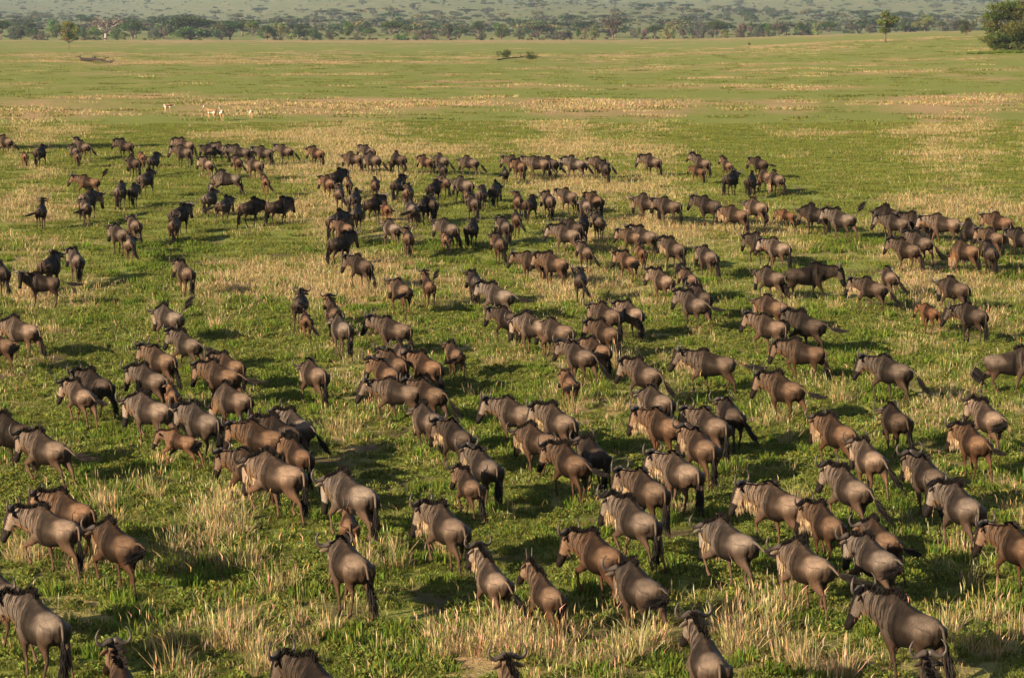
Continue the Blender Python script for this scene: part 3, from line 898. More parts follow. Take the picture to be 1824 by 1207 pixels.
TINT = {'G': (.86, .86, .87), 'L': (1.20, 1.23, 1.27), 'D': (.46, .45, .45), 'B': (.94, .80, .68), 'C': (.92, .88, .84)}
LOOK = {'G': 'grey-brown wildebeest', 'L': 'pale wildebeest', 'D': 'dark wildebeest', 'B': 'brown wildebeest', 'C': 'rusty wildebeest calf'}
HERD = """
11 251 50 1 G r w n|cut by left edge in the farthest row, tail swung right
44 278 10 .78 C d s n|walking away just left of a dark adult, far left
71 271 -35 1 D d w n|facing right beside the leftmost rusty calf
133 268 15 .9 G d s n|half hidden behind a calf, second cluster of farthest row
138 278 5 .75 C d s n|in front of two adults, second cluster of farthest row
149 260 40 1 G r w u|with tail swung out right, back of second far cluster
224 259 55 1 D d s n|standing broadside at top of the far left knot
254 278 15 .8 B d s n|small, between two adults of the far left knot
239 289 35 1 D d s n|front left of the far left knot, head down left
273 285 -30 .95 D d s n|right side of far left knot, rump to viewer
259 318 -40 1 G d w n|below far left knot, facing right with mane showing
159 323 75 .92 B u w n|facing left on open grass with tail curled up
156 353 -40 1.05 L d s n|facing right behind one with sideways streaming tail
154 369 0 1 G l s n|seen from behind with tail streaming left
214 339 -15 1 G d s n|left of a standing pair seen from behind, far left
237 339 -15 .92 D d s n|right of a standing pair seen from behind, far left
73 374 -10 .92 D l s u|alone at far left, tail flicked left, mane on end
240 399 15 1 G d s n|rearmost of a trio below the standing far left pair
214 416 35 1 G d s n|left one of the trio, horned head toward left
232 433 -5 .95 L r s n|front one of the trio, tail cocked out right
3 483 10 1.02 D d s n|cut by left edge, rump and dark legs showing
88 471 -35 1.1 D d s n|big with wide horns, behind one staring at viewer
137 463 10 1.02 G d s n|seen from behind, right of the wide horned bull
78 503 80 .95 D s s c|looking back at viewer with tail held straight out right
331 258 70 1 G d s n|behind another broadside one, start of far row's middle
328 271 62 1.02 G d s n|broadside with long face, leftmost of far row's middle
373 268 25 .95 D l s n|with tail flung left, among far row's middle
396 265 60 1 G d w n|stepping left, right of the one with flung tail
429 270 75 1 G d s n|broadside facing left, third adult of far row's middle
472 271 62 1 G d s n|broadside, touching the next one's nose in far row
509 268 58 .95 G r w n|walking left with tail kicked right, far row's middle
565 273 50 .93 B d s n|alone at right end of far row's middle
370 291 25 1 L r w n|trotting away with tail to right, under far row's middle
424 288 15 .88 B r s n|narrow rear view under far row's middle
456 293 45 .98 G d s n|in front of the far row, chin tan, head left
406 318 88 1.02 L d r g|running left in profile with lowered head
473 323 5 .82 C r s n|seen from behind, alone right of the running one
373 351 -35 .98 G d s n|first of a loose row of four facing right
398 364 -30 .98 L l w n|second of the row of four facing right, tail left
444 369 -65 1.02 D d w n|third of the row of four, striding right
494 366 -72 1.02 D d v n|last of the row of four, striding right, hairy chin
319 380 -42 1.08 D d s n|big bull facing right behind a lighter rump
310 399 -15 .95 B d s n|seen from behind in front of a big horned bull
631 281 65 .98 G d s n|broadside facing left, left end of far centre row
657 270 45 .98 G d s n|hidden behind the biggest one of far centre row
665 283 52 1.05 G r s n|biggest in far centre row's left cluster
711 283 48 1 D d s g|head lowered, alone in the far centre row
760 288 50 .85 B d s n|small, left of an adult in far centre row
787 285 38 1.02 G r s n|with tail to right above a small rear view
789 301 10 .78 D d s n|small rear view under an adult in far centre row
838 288 62 .98 G r w n|with drooping tail at right end of far centre cluster
598 313 -52 1 D d s n|facing right at upper left of the dense middle cluster
586 326 25 .95 B r s n|upper left corner of dense middle cluster, tail right
622 326 0 .78 B d s u|small, seen from behind with head up
668 328 0 .95 B d s n|plain rear view standing alone at cluster's top
709 328 -30 1 D d s n|facing right above a horned rear view
727 341 -10 .95 B d s n|with curved horns showing, seen from behind
772 333 -35 1 D d s n|dark shaded flank, upper right of dense cluster
792 324 25 .92 B d s n|behind a dark one, upper right of dense cluster
827 329 55 1.04 L d s n|pale, broadside head left, right side of dense cluster
832 346 0 .7 C d s n|almost hidden before a pale adult
844 361 20 .92 G d s n|right of a nearly hidden calf, tail flicked
605 343 0 .98 G r s n|in left side of dense cluster, tail curled right
631 353 -25 1 G d s n|with dark mane, centre left of dense cluster
664 361 -55 1 D d s n|facing right in the heart of dense cluster
635 379 -20 1 D d s n|lower left of dense cluster, rump toward viewer
688 371 20 .82 B s s n|small with black tail tuft flung right
598 391 -35 1.02 G d s n|lowest left of dense cluster, shoulder hump showing
734 372 10 1.03 L l s n|pale rump with thick tail held left
754 366 -20 1 D d s n|behind the pale rump, dense cluster's right
770 364 10 1 D d s n|rightmost of three touching rumps in dense cluster
858 345 -10 .95 G d s n|left of a pair seen from behind, right of cluster
880 338 -12 1 D d s n|right of a pair seen from behind, black tail
918 288 50 1 G d s n|leftmost adult of far right centre row
900 308 5 .76 D l s n|small, tail flicked left before the far row
927 296 30 .95 B d s n|pressed against next adult in far right centre row
959 290 76 1.03 G d w n|striding left in the far right centre row
981 290 55 1 D r s n|behind the striding one, dark tail to right
1026 291 70 1.02 L r s n|clear broadside view, facing left in the far row
1070 291 66 1 G r s n|behind a dark rear view in the far row
1079 299 10 1 D d s n|dark rear view at right end of far row
923 357 5 .98 B d s n|horns tilted right, behind a dark neighbour
944 361 -25 1 D d w n|with one hind foot raised, facing right
979 357 15 .98 G d s n|standing alone, narrow rear view below the far row
1014 349 42 .98 G d s n|with curled horns, top left of a group of six
1062 357 25 .98 B d s n|top right of the group of six
1043 365 25 .92 L d s n|pale round rump, middle of the group of six
1037 397 -15 .98 D r s n|lower middle of the group of six, tail right
1067 393 10 .98 G s s n|tail hooked out right, lower right of group of six
901 401 20 1 G d s n|between a dark pair, seen from behind with horn
920 389 10 .9 B r s n|right partner of a close pair, tail to right
840 405 -25 .98 D d s n|facing right, alone with long dark tail
891 433 10 1 B d s n|rear view, black tail swung left, horns forward
1011 416 65 1.02 L d s n|pale broadside facing left, front of group of six
1024 405 45 .95 D d s n|hidden behind a pale broadside one
1044 448 15 .92 G r s n|with tail hooked right, below group of six
1034 498 0 .95 D r s n|narrow dark rear view, left hind leg straight
949 464 70 .92 B d s n|facing left, left of two in dry grass
989 468 62 1.02 B r s n|with bristling mane, right of two in dry grass
847 500 10 .95 D d s n|behind a pale running one, horns like brackets
890 525 58 1.05 L s r n|running left with black tail streaming right
605 432 -60 1.05 D d s n|facing right with long face, broad side in shade
614 405 45 .92 B d s n|head just visible above one facing right
699 405 32 .98 L r w n|pale, walking beside a browner one
727 423 5 .98 B d s n|right partner of the walking pair, rear view
799 407 45 1.04 G d s n|broad with a calf against its hindquarters
795 425 0 .78 C d s n|standing against the hindquarters of a broad adult
645 473 45 1.03 D d v n|walking left in dry grass, belly dark
716 516 33 .98 B l v n|with black tail swung across left flank
764 509 20 .85 B u w u|young, tail cocked in a loop, tall mane
331 484 20 1.02 G d w n|alone in dry grass, black tail hanging
303 565 50 1.02 L u v n|pale, with tail raised high like a hook
335 614 45 1 G s r n|running with bushy black tail streaming right
535 540 -5 .98 D s r n|with wide horns seen from behind, over a calf
545 569 12 .8 C r w n|running behind a wide horned adult
609 585 25 1.05 L d w n|pale hips and black tail, left of centre
596 556 20 .95 B d w u|just ahead of one with pale hips
703 586 66 1.02 G d w n|walking left with hump high, above the brown cluster
561 667 40 1.02 G d w n|alone with spread horns, left of the brown cluster
690 664 40 1 B d w n|lower left of the brown cluster
705 647 35 .95 B d s n|behind another rusty one in the brown cluster
716 628 20 .92 B d s n|top of the brown cluster, mostly hidden
763 651 40 1.02 B d w n|right hand adult in the brown cluster
811 631 25 .86 B l w n|young, right of brown cluster, tail swung left
712 697 75 .98 G d w n|striding left, body hidden behind a browner one
766 700 46 1 B r w n|front of brown cluster, tail trailing right
765 746 36 1 G d w n|behind a darker one with tan beard
817 778 32 1.02 D d w n|right of a close pair, tan beard below jaw
906 568 50 .95 D d w n|dark brown, walking left before two pale ones
953 580 66 1.02 L d s n|pale throat, second in a line of three
994 588 60 1.02 G d w n|third in a line of three, long foreleg
1034 632 48 1.02 G r w n|above a small dark calf, tail to right
1065 624 50 .92 B d w n|light brown, partly behind an adult above small calf
1081 592 50 .98 B d w n|middle one of three overlapping diagonal animals
1083 562 50 1.02 G d w n|rearmost of three overlapping diagonal animals
1127 558 44 .98 L d r n|pale, galloping at right of three overlapping animals
1015 679 10 .88 C c w n|dark mane, running straight away on its own
1150 667 52 1.02 G r w n|walking left with raised front hoof, tail slanting right
1172 716 50 1 G d s n|with long flat horns, top of a stack of walkers
1150 419 62 1 G r s n|broad side in front of a brown head
1128 421 62 .9 B d s n|only its brown head visible past an adult
1143 449 15 .82 B d s n|young, between two adults at the dry patch
1121 463 32 .93 B c s n|tail curled up on the rump, head high
1203 442 42 1.02 G d s n|with long black tail slanting down left
1262 457 36 1.02 G d s n|standing alone with thick black tail
1182 500 42 .98 L u r n|galloping with tail thrown high over rump
1230 497 28 .92 B d w n|brown, right of the thrown up tail
1238 541 45 1.05 G s r n|running with wispy black tail flung far right
1252 528 30 .95 D d w n|hidden behind one with wispy flung tail
1376 494 65 1 G d w n|facing left beside bull crossing to the right
1436 487 -86 1.15 D d w n|large brown bull crossing to the right in profile
1555 511 58 1 G r w n|walking left in dry grass, tail to right
1585 492 28 .95 L r s n|pale rump, just behind a walking one in dry grass
1378 546 60 1.02 B d w n|rearmost of three running in a wedge
1441 579 60 1.05 D s r n|running with tail streaming right in the wedge
1373 582 65 1.02 G d v n|front left of the wedge, lifting a forefoot
1435 627 78 .98 B d r n|sandy brown, striding left below the wedge
1271 646 80 1.05 G s w n|profile left, long tail touching next one's horn
1400 691 52 1.05 B s r n|golden flank, tail streaming down right to dark mane
1163 287 60 .98 G d s n|alone right of far row, standing broadside
1251 290 62 .95 G d s u|head raised, behind a smaller tan one
1244 304 62 .82 B d s n|smaller tan, in front of one with raised head
1296 294 30 .85 B r s u|small, neck stretched up above the dark pair
1355 291 45 .95 D s s n|with tail held straight out right
1301 317 -40 1.02 D d s n|left of dark pair at far right, facing right
1337 322 -15 1 D d s g|right of dark pair, head down to the grass
1364 314 40 .95 B d s g|brown, grazing between dark pair and a grey one
1384 318 38 .98 G d s g|grazing, rightmost of the far right group
1193 365 65 1.03 G d w n|front of a walking pair in line facing left
1155 361 65 1 G d w n|behind the leading partner, head with curled horn
1264 365 65 1.08 D d w n|big humped, first of three overlapping ones
1312 382 70 1 B d w n|brown, middle and nearest of three overlapping ones
1349 369 56 1.05 L d w n|pale rump, last of three overlapping ones
1403 382 65 .8 B d w n|small, alone right of the three overlapping ones
1455 381 70 1.03 D d s n|leading partner of pair with horns swept left
1501 389 66 1.08 L u w n|pale hindquarters, tail tip up, rear of pair
1387 441 62 1.02 L d w n|pale, standing in dry grass with hanging tail
1357 432 65 1 D d w n|hidden behind a pale one in dry grass
1597 396 70 1 G d w n|front left of the long right hand cluster
1588 384 70 1.05 D d w n|wide horns, at the back left of long right cluster
1636 394 72 1.02 D d w n|wedged in middle of long right cluster
1683 397 80 1.08 L d w n|large with striped neck, middle of long right cluster
1783 394 66 1.08 B d w n|broad brown back, top right of long cluster
1733 411 55 1 D d s r|nearly black, head turned, right part of cluster
1770 421 42 1 B d s n|right of a nearly black one, tail hanging
1765 450 10 1 D d s n|narrow rear view, lowest at right cluster
1722 446 68 1.02 B d s g|head low with sandy beard under right cluster
1617 444 62 1 G d w n|nearer of two walking left below long cluster
1641 432 50 1.02 G r w n|farther of two walking left, tail slanting right
1822 424 50 1.02 D d s n|cut by right edge beside the long cluster
1703 512 50 1.08 G d w n|big hump, walking left in front of dry scrub
1657 556 46 .82 B s w n|young with white chin hair and lifted tail
1734 561 56 1 D d s l|turning head left to scratch, right of young one
1590 660 64 1.03 G r w n|walking left alone, black tail trailing to right
1797 644 -90 1.05 L h w n|head beyond right edge, tail looped at left
40 587 66 1.05 L d w n|pale, near left edge, walking left
1 614 60 .95 B c w n|only curled tail and hind leg inside left edge
174 684 50 1.02 D d w n|behind a paler one with swung tail, left side
146 703 30 .98 L s r n|pale hips, running with tail swung right
288 641 50 1.05 B d w n|tan, long back, top of left diagonal group
270 674 56 1.05 G d w n|second from top of left diagonal group
308 702 10 .8 C d w n|round brown rump, tucked inside left diagonal group
270 727 56 1.08 L r r n|silver grey, running at front of left diagonal group
396 668 66 1.02 B s w n|golden, black tail pointing right
411 651 50 .92 B d w n|hidden behind a golden one
417 712 62 1 G d w g|head lowered, below the golden one
361 752 50 1.05 L d w n|silvery, right behind the silver grey runner
26 770 62 1.05 D d w n|cut by left edge behind a running one
86 799 50 1.05 L s r n|pale, galloping with huge black tail streaming right
323 783 66 .8 C c r n|reddish, trotting left with tail tucked up
468 780 65 1.02 B d w n|brown back half hidden in the crowded left centre
503 772 58 .98 D d w n|pointed horns, behind the brown back
531 757 36 1.02 L r r n|silvery, bushy tail kicked right above reddish youngster
533 812 30 .88 B d w n|reddish youngster with short upright horns
498 843 64 1.15 L d w n|large, striped neck and orange chest hair, walking left
452 832 64 1 B d w n|brown head and legs visible behind the large striped
630 878 50 1.12 L d w n|big silvery, striped neck, above a small dark calf
622 934 5 .78 C d w n|dark brown, rear view under a big silvery adult
920 734 60 1.02 L d w n|pale, farthest of the central trio
997 751 46 1.02 G d w n|dark mane, behind the sandy bearded walker
961 783 60 .95 B d w n|sandy bearded walker in the centre
1019 823 36 1 B s w n|in centre, tail sweeping out to the right
1060 811 30 .92 D d r n|shaggy brown maned, running, right of the sweeping tail
865 829 36 1.02 G d w n|behind a light brown youngster
838 863 25 .85 B d r n|light brown youngster in front of a darker adult
800 938 32 1.03 L d r n|trotting with long straw beard and open horns
624 1004 32 1.06 L d w n|big rear view, long pale beard hanging
880 1030 30 .92 L r w u|pale, shaggy brown mane, left of red youngster
975 1060 36 .86 B d w u|red brown youngster with two straight spike horns
1072 990 46 1 B d w n|brown, bushy mane, behind one with wide horns
1142 1045 38 1 G c w n|with very wide horns and white inner thigh
1156 873 42 1.03 G d w n|behind a paler bearded one, right of centre
1136 925 46 1.06 L d w n|tan chest hair, thick black tail, right of centre
1305 962 52 1.03 L s r n|galloping left, pointed beard, tail stretched right
1215 838 40 1.03 L d w n|pale round rump, tan chin, near middle right
1252 796 36 1.05 B d w n|brown, directly behind the pale round rump
1184 757 52 1.05 B d w n|orange chest, left end of a stacked middle group
1268 755 42 1.05 L d w n|pale shoulders, between orange chested and black one
1303 738 26 1 D r w n|nearly black rear view with wispy tail
1392 894 62 1.05 L d w n|long straw beard, leftmost of lower right crowd
1494 770 44 1.02 B d w n|dark brown with black crest, under a trailing tail
1597 747 32 1 D d w n|dark round body, thick black tail, alone at right
1763 745 38 1.02 L c w n|pale, curled tail, right side behind a darker one
1737 787 30 1 B s r n|brown, tan beard, tail flying right at right side
1551 816 36 1 L r r n|silvery rump shining, middle of right crowd
1657 846 36 1.05 G d w n|tan chin, behind one with a big silver rump
1517 869 42 1.02 L r r n|shaggy crest, tail sweeping down right
1717 901 36 1.08 L d w n|big silver rump and curved horns at right
1475 933 30 .95 B d w n|brown, between two galloping bearded ones
1570 958 44 .95 B s w n|mostly hidden, black tail sticking up right
1562 992 44 1 L c r n|black tail curled on tan rump
1440 1004 48 1 L s r n|galloping, fluffy white beard blown back
1622 1112 62 1.08 G d w n|large at lower right with heavy curled horns
1818 972 46 1 B d w n|cut by right edge in the lower right
1263 1180 20 1 L d w u|at bottom edge, wide open horns, face hidden
222 1232 10 1 B d w u|only forehead and two wide curved horns, bottom left
572 1226 42 1.03 D d w n|head and neck only, at bottom edge left of centre
925 1256 10 .95 B d w u|only horn tips and brown crown at bottom centre
1668 1256 10 1 D d w u|only wide horns at the bottom right edge
4 1058 44 1.02 L d r n|cut by left edge behind a big silver rump
74 1110 40 1.08 L d r n|big silver rump in bottom left corner
97 941 64 1.02 L d r n|dappled grey, galloping left at lower left
128 910 56 1 B d w n|brown shoulder hump behind the dappled grey one
212 968 46 1.02 B c r n|russet, bristly mane and curled black tail, lower left
"""
def build_herd():
    labels = set()
    for line in HERD.strip().splitlines():
        spec, phrase = line.split('|')
        px, py, hdg, size, kind, tail, gait, head = spec.split()
        px, py, hdg, size = float(px), float(py), float(hdg), float(size)
        hdg = math.copysign(float(np.interp(abs(hdg), [0, 12, 32, 46, 52, 64, 70, 80, 90], [0, 9, 22, 31, 34, 44, 50, 72, 87])), hdg)
        calf = kind == 'C' or (kind == 'B' and size < .83)
        if head == 'n': head = RND.choice('nmmop')
        if tail == 'd': tail = RND.choice('ddef')
        if gait == 'w' and RND.random() < .4: gait = 'v'
        if gait == 'w' and py > 600 and RND.random() < .38: gait = 'r'
        if gait == 'r': gait = RND.choice('rqy')
        if gait == 's': gait = RND.choice('sx')
        p = ground_at(px, py, .93 * size)
        sp = 'calf' if calf else 'adult'
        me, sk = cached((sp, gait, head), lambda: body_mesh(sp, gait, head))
        u = math.degrees(math.atan2(p.x, p.y))
        o = link('wildebeest_calf' if calf else 'wildebeest', me)
        o.location = p - Vector((0, 0, .015))
        o.rotation_euler = (0, 0, math.radians(hdg - u + RND.uniform(-3, 3)))
        s = size * (1.0 if calf else 1.0)
        o.scale = (s * RND.uniform(.87, 1.02), s * RND.uniform(.95, 1.04), s * RND.uniform(.97, 1.03))
        r = RND.uniform(.78, 1.22); w = RND.uniform(-.06, .06)
        t = TINT[kind]; tc = (t[0] * r * (1 + w), t[1] * r, t[2] * r * (1 - w), 1)
        o.color = tc
        label = LOOK[kind] + ' ' + phrase
        assert label not in labels, label
        labels.add(label)
        tag(o, label, 'wildebeest', 'wildebeest of the migrating herd')
        spike = calf or 'spike' in phrase or 'upright' in phrase
        bristly = gait in 'rqy' or RND.random() < .45 or 'mane' in phrase or 'crest' in phrase
        pale = 'beard' in phrase or 'chin' in phrase or 'chest' in phrase or RND.random() < .10
        parts = [('mane', cached(('mane', sp, head, bristly), lambda: mane_mesh(sk, calf, bristly)))]
        if not calf: parts.append(('beard', cached(('beard', head, pale), lambda: beard_mesh(sk, pale))))
        for sgn in (1, -1): parts.append(('horn', cached(('horn', sp, head, spike, sgn), lambda: horn_mesh(sgn, spike, sk))))
        dock, tuft = cached(('tail', calf, tail), lambda: tail_meshes(tail, calf, 1))
        for nm, pm in parts:
            c = link(nm, pm, o)
        d = link('tail', dock, o); d.color = tc
        link('tail_tuft', tuft, d)
build_herd()

SPECKS = []
def build_far_animals():
    """tiny wildebeest along the far edge of the plain, then the gazelles"""
    me, sk = cached(('adult', 's', 'n'), lambda: body_mesh('adult', 's', 'n'))
    specks = [155, 190, 226, 262, 492, 542, 548, 593, 608, 613, 648, 658, 664, 672, 690, 711, 727, 780, 812, 850, 875, 925, 931, 941, 947, 962, 968, 985, 990, 1016, 1036, 1080, 1142, 1151, 1168, 1187, 1233, 1243, 1397, 1403]
    for i, px in enumerate(specks):
        u = (px - 912) / F_PX; Y = (835 + RND.uniform(-14, 14)) * K
        x = u * Y; z = float(ground_z(x, Y))
        o = link('wildebeest', me); o.location = (x, Y, z)
        o.rotation_euler = (0, 0, RND.choice((1, -1)) * RND.uniform(1.2, 1.9)); o.color = (.6, .55, .5, 1); s = RND.uniform(1.0, 1.2); o.scale = (s, s, s)
        tag(o, 'x', 'wildebeest', 'distant wildebeest at the edge of the plain'); SPECKS.append((px, o))
    p = ground_at(1335, 83)
    me2, sk2 = cached(('adult', 'w', 'n'), lambda: body_mesh('adult', 'w', 'n'))
    o = link('wildebeest', me2); o.location = p; o.rotation_euler = (0, 0, .2); o.color = (.7, .65, .6, 1)
    tag(o, 'lone tiny wildebeest standing far out on the empty plain, upper right', 'wildebeest', 'distant wildebeest alone on the plain')
    GL = [(299, 190, -80, .78, 's', 'n', 'gazelle walking right, leftmost, half sunk in dry grass'),
          (377, 200, 78, .92, 'w', 'u', 'gazelle with raised head facing left, third from the right'),
          (394, 201, 12, .86, 's', 'u', 'white rumped gazelle seen from behind, beside the one facing left'),
          (447, 200, 5, .66, 's', 'u', 'small brown gazelle standing apart, rightmost of four')]
    for px, py, h, s, g, hd, lab in GL:
        me, sk = cached(('gazelle', g, hd), lambda: body_mesh('gazelle', g, hd))
        p = ground_at(px, py, .9 * s)
        o = link('gazelle', me); o.location = p; o.scale = (s, s * .70, s * 1.04)
        o.rotation_euler = (0, 0, math.radians(h - math.degrees(math.atan2(p.x, p.y)))); o.color = (1, 1, 1, 1)
        tag(o, lab, 'gazelle', 'gazelles grazing behind the herd')
        for sgn in (1, -1):
            link('horn', cached(('gh', g, hd, sgn), lambda: gaz_horn(sgn, sk)), o)
        V, F = [], []
        limb([(Vector((0, -.73, 1.1)), .02, .02), (Vector((0, -.78, 1.0)), .02, .02), (Vector((0, -.78, .86)), .012, .012)], V, F, 6)
        link('tail', cached(('gt',), lambda: mesh_from('gazelle_tail', V, F, [M_HAIR])), o)

def gaz_horn(sgn, sk):
    V, F = [], []
    b = sk['poll'] + Vector((.035 * sgn, 0, .07))
    limb([(b, .016, .016), (b + Vector((.02 * sgn, -.05, .12)), .014, .014), (b + Vector((.05 * sgn, -.09, .24)), .010, .010), (b + Vector((.06 * sgn, -.06, .34)), .003, .003)], V, F, 6)
    return mesh_from('gazelle_horn', V, F, [M_HORN], True)
build_far_animals()

# ------------------------------------------------------------------ trees
def tube(pts, V, F, n=6):
    rings = []
    P = [Vector(p[0]) for p in pts]
    for i, (p, r) in enumerate(pts):
        d = (P[min(i + 1, len(P) - 1)] - P[max(i - 1, 0)])
        d = d.normalized() if d.length > 1e-6 else Vector((0, 0, 1))
        ref = Vector((1, 0, 0)) if abs(d.x) < .8 else Vector((0, 1, 0))
        s = (ref - d * ref.dot(d)).normalized(); t = d.cross(s)
        rings.append([P[i] + s * math.cos(2 * math.pi * k / n) * r + t * math.sin(2 * math.pi * k / n) * r for k in range(n)])
    loft(rings, V, F)

def leaf_cloud(blobs, n, size, cols, r, flat=.6, drip=0.0):
    """leaf clumps spread through ellipsoid blobs; (centre, rx, ry, rz)"""
    V, F, C = [], [], []
    wts = [b[1] * b[2] * b[3] ** .7 for b in blobs]; tot = sum(wts)
    for bi, (c, rx, ry, rz) in enumerate(blobs):
        k = int(n * wts[bi] / tot) + 6
        bc = [v * r.uniform(.8, 1.2) for v in cols[r.randrange(len(cols))]]
        for _ in range(k):
            d = Vector((r.gauss(0, 1), r.gauss(0, 1), r.gauss(0, 1))).normalized()
            q = r.random() ** .33 * (1 + .18 * r.gauss(0, 1))
            p = Vector((c[0] + d.x * rx * q, c[1] + d.y * ry * q, c[2] + d.z * rz * q))
            if drip and r.random() < drip: p.z -= r.uniform(0, rz * .5)
            a = Vector((r.gauss(0, 1), r.gauss(0, 1), r.gauss(0, flat))).normalized()
            b = a.cross(Vector((r.gauss(0, .5), r.gauss(0, .5), 1))).normalized()
            s = size * r.uniform(.5, 1.4)
            a *= s; b *= s * .6
            i = len(V)
            V += [p - a, p + b, p + a, p - b]; F.append((i, i + 1, i + 2, i + 3))
            cc = [v * r.uniform(.75, 1.25) for v in bc]; C += [cc] * 4
    return V, F, C

def tree_meshes(style, seed, W, H, leaf_n, leaf_s, cols, bark=None):
    """returns trunk mesh and crown mesh of a tree W wide and H tall"""
    r = random.Random(seed)
    TV, TF = [], []
    blobs = []
    if style == 'umbrella':
        ch = H * .30
        nb = r.randint(6, 9)
        fork = H * r.uniform(.22, .35)
        tube([((0, 0, -.3), H * .05), ((r.gauss(0, .03) * H, 0, fork), H * .035)], TV, TF)
        for k in range(nb):
            a = 6.283 * k / nb + r.gauss(0, .3); q = W * .5 * r.uniform(.25, .72)
            top = (q * math.cos(a), q * math.sin(a), H - ch * r.uniform(.55, .95))
            tube([((0, 0, fork * .95), H * .028), ((top[0] * .5, top[1] * .5, fork + (top[2] - fork) * .65), H * .016), (top, H * .006)], TV, TF, 5)
            blobs.append((top, W * r.uniform(.17, .27), W * r.uniform(.17, .27), ch * r.uniform(.28, .5)))
        blobs.append(((0, 0, H - ch * .4), W * .33, W * .33, ch * .4))
    elif style == 'round':
        fork = H * .2
        tube([((0, 0, -.3), H * .045), ((r.gauss(0, .03) * H, 0, fork), H * .035), ((0, 0, H * .5), H * .02)], TV, TF)
        for k in range(11):
            a = r.uniform(0, 6.283); q = W * .5 * r.uniform(.1, .7); z = H * r.uniform(.30, .86)
            q *= math.sqrt(max(.1, 1 - ((z / H - .55) / .5) ** 2))
            top = (q * math.cos(a), q * math.sin(a), z)
            tube([((0, 0, fork), H * .02), ((top[0] * .6, top[1] * .6, fork + (z - fork) * .6), H * .012), (top, H * .005)], TV, TF, 5)
            blobs.append((top, W * r.uniform(.14, .24), W * r.uniform(.14, .24), H * r.uniform(.10, .17)))
    elif style == 'dome':
        fork = H * .12
        tube([((0, 0, -.3), H * .05), ((0, 0, fork), H * .04)], TV, TF)
        for k in range(16):
            a = r.uniform(0, 6.283); q = W * .5 * math.sqrt(r.random()) * .86
            z = H * (.86 * math.sqrt(max(0, 1 - (q / (W * .5)) ** 2)) * r.uniform(.55, 1.0) + .06)
            top = (q * math.cos(a), q * math.sin(a), z)
            tube([((0, 0, fork), H * .022), ((top[0] * .6, top[1] * .6, fork + max(0, z - fork) * .5), H * .012), (top, H * .005)], TV, TF, 5)
            blobs.append((top, W * r.uniform(.12, .18), W * r.uniform(.12, .18), H * r.uniform(.12, .2)))
    elif style == 'scrub':
        for k in range(6):
            a = r.uniform(0, 6.283); q = W * .5 * r.uniform(.2, .8); z = H * r.uniform(.45, .9)
            top = (q * math.cos(a), q * math.sin(a), z)
            tube([((0, 0, -.2), H * .02), ((top[0] * .5, top[1] * .5, z * .6), H * .014), (top, H * .005)], TV, TF, 5)
            blobs.append((top, W * .2, W * .2, H * .2))
    elif style == 'bare':
        fork = H * .33
        tube([((0, 0, -.3), H * .07), ((.02 * H, 0, fork), H * .045)], TV, TF, 7)
        def grow(p, d, L, rad, depth):
            e = p + d * L
            mid = p.lerp(e, .5) + Vector((r.gauss(0, .06), r.gauss(0, .06), r.gauss(0, .05))) * L
            tube([(p, rad), (mid, rad * .8), (e, rad * .6)], TV, TF, 5)
            if depth > 0:
                for _ in range(3 if depth > 1 else 4):
                    nd = (d + Vector((r.gauss(0, .55), r.gauss(0, .55), r.gauss(.05, .25)))).normalized()
                    grow(e, nd, L * r.uniform(.55, .8), rad * .55, depth - 1)
            else:
                blobs.append((tuple(e), W * .03, W * .03, H * .02)) if r.random() < .3 else None
        for k in range(8):
            a = 6.283 * k / 8
            grow(Vector((.02 * H, 0, fork * r.uniform(.8, 1))), Vector((math.cos(a), math.sin(a), r.uniform(.35, .9))).normalized(), W * .20, H * .026, 3)
    V, F, C = leaf_cloud(blobs, leaf_n, leaf_s, cols, r)
    tm = mesh_from('trunk', TV, TF, [bark or M_BARK], True)
    cm = mesh_from('crown', V, F, [M_LEAF], False, C)
    return tm, cm

ACA = [(.062, .090, .034), (.050, .074, .027), (.080, .110, .042)]
GRY = [(.105, .115, .070), (.090, .100, .062), (.125, .125, .08)]
BRT = [(.098, .155, .040), (.125, .180, .050), (.08, .125, .032)]
OLV = [(.20, .21, .07), (.23, .235, .09), (.155, .17, .06)]
BRN = [(.165, .125, .09), (.14, .11, .08), (.18, .13, .095)]
PALE = {'a': ACA, 'g': GRY, 'b': BRT, 'o': OLV, 'n': BRN}
WORD = {'a': 'dark green', 'g': 'grey-green', 'b': 'bright green', 'o': 'olive', 'n': 'reddish brown'}
KINDW = {'umbrella': 'flat-topped acacia', 'round': 'rounded tree', 'dome': 'domed tree', 'scrub': 'low bush', 'bare': 'bare spreading tree'}

def put_tree(name, tm, cm, loc, rz, sx, sz, label, cat, group=None, tint=(1, 1, 1, 1)):
    e = empty(name, loc, rz)
    e.scale = (sx, sx, sz)
    link('trunk', tm, e)
    c = link('crown', cm, e); c.color = tint
    tag(e, label, cat, group)
    return e

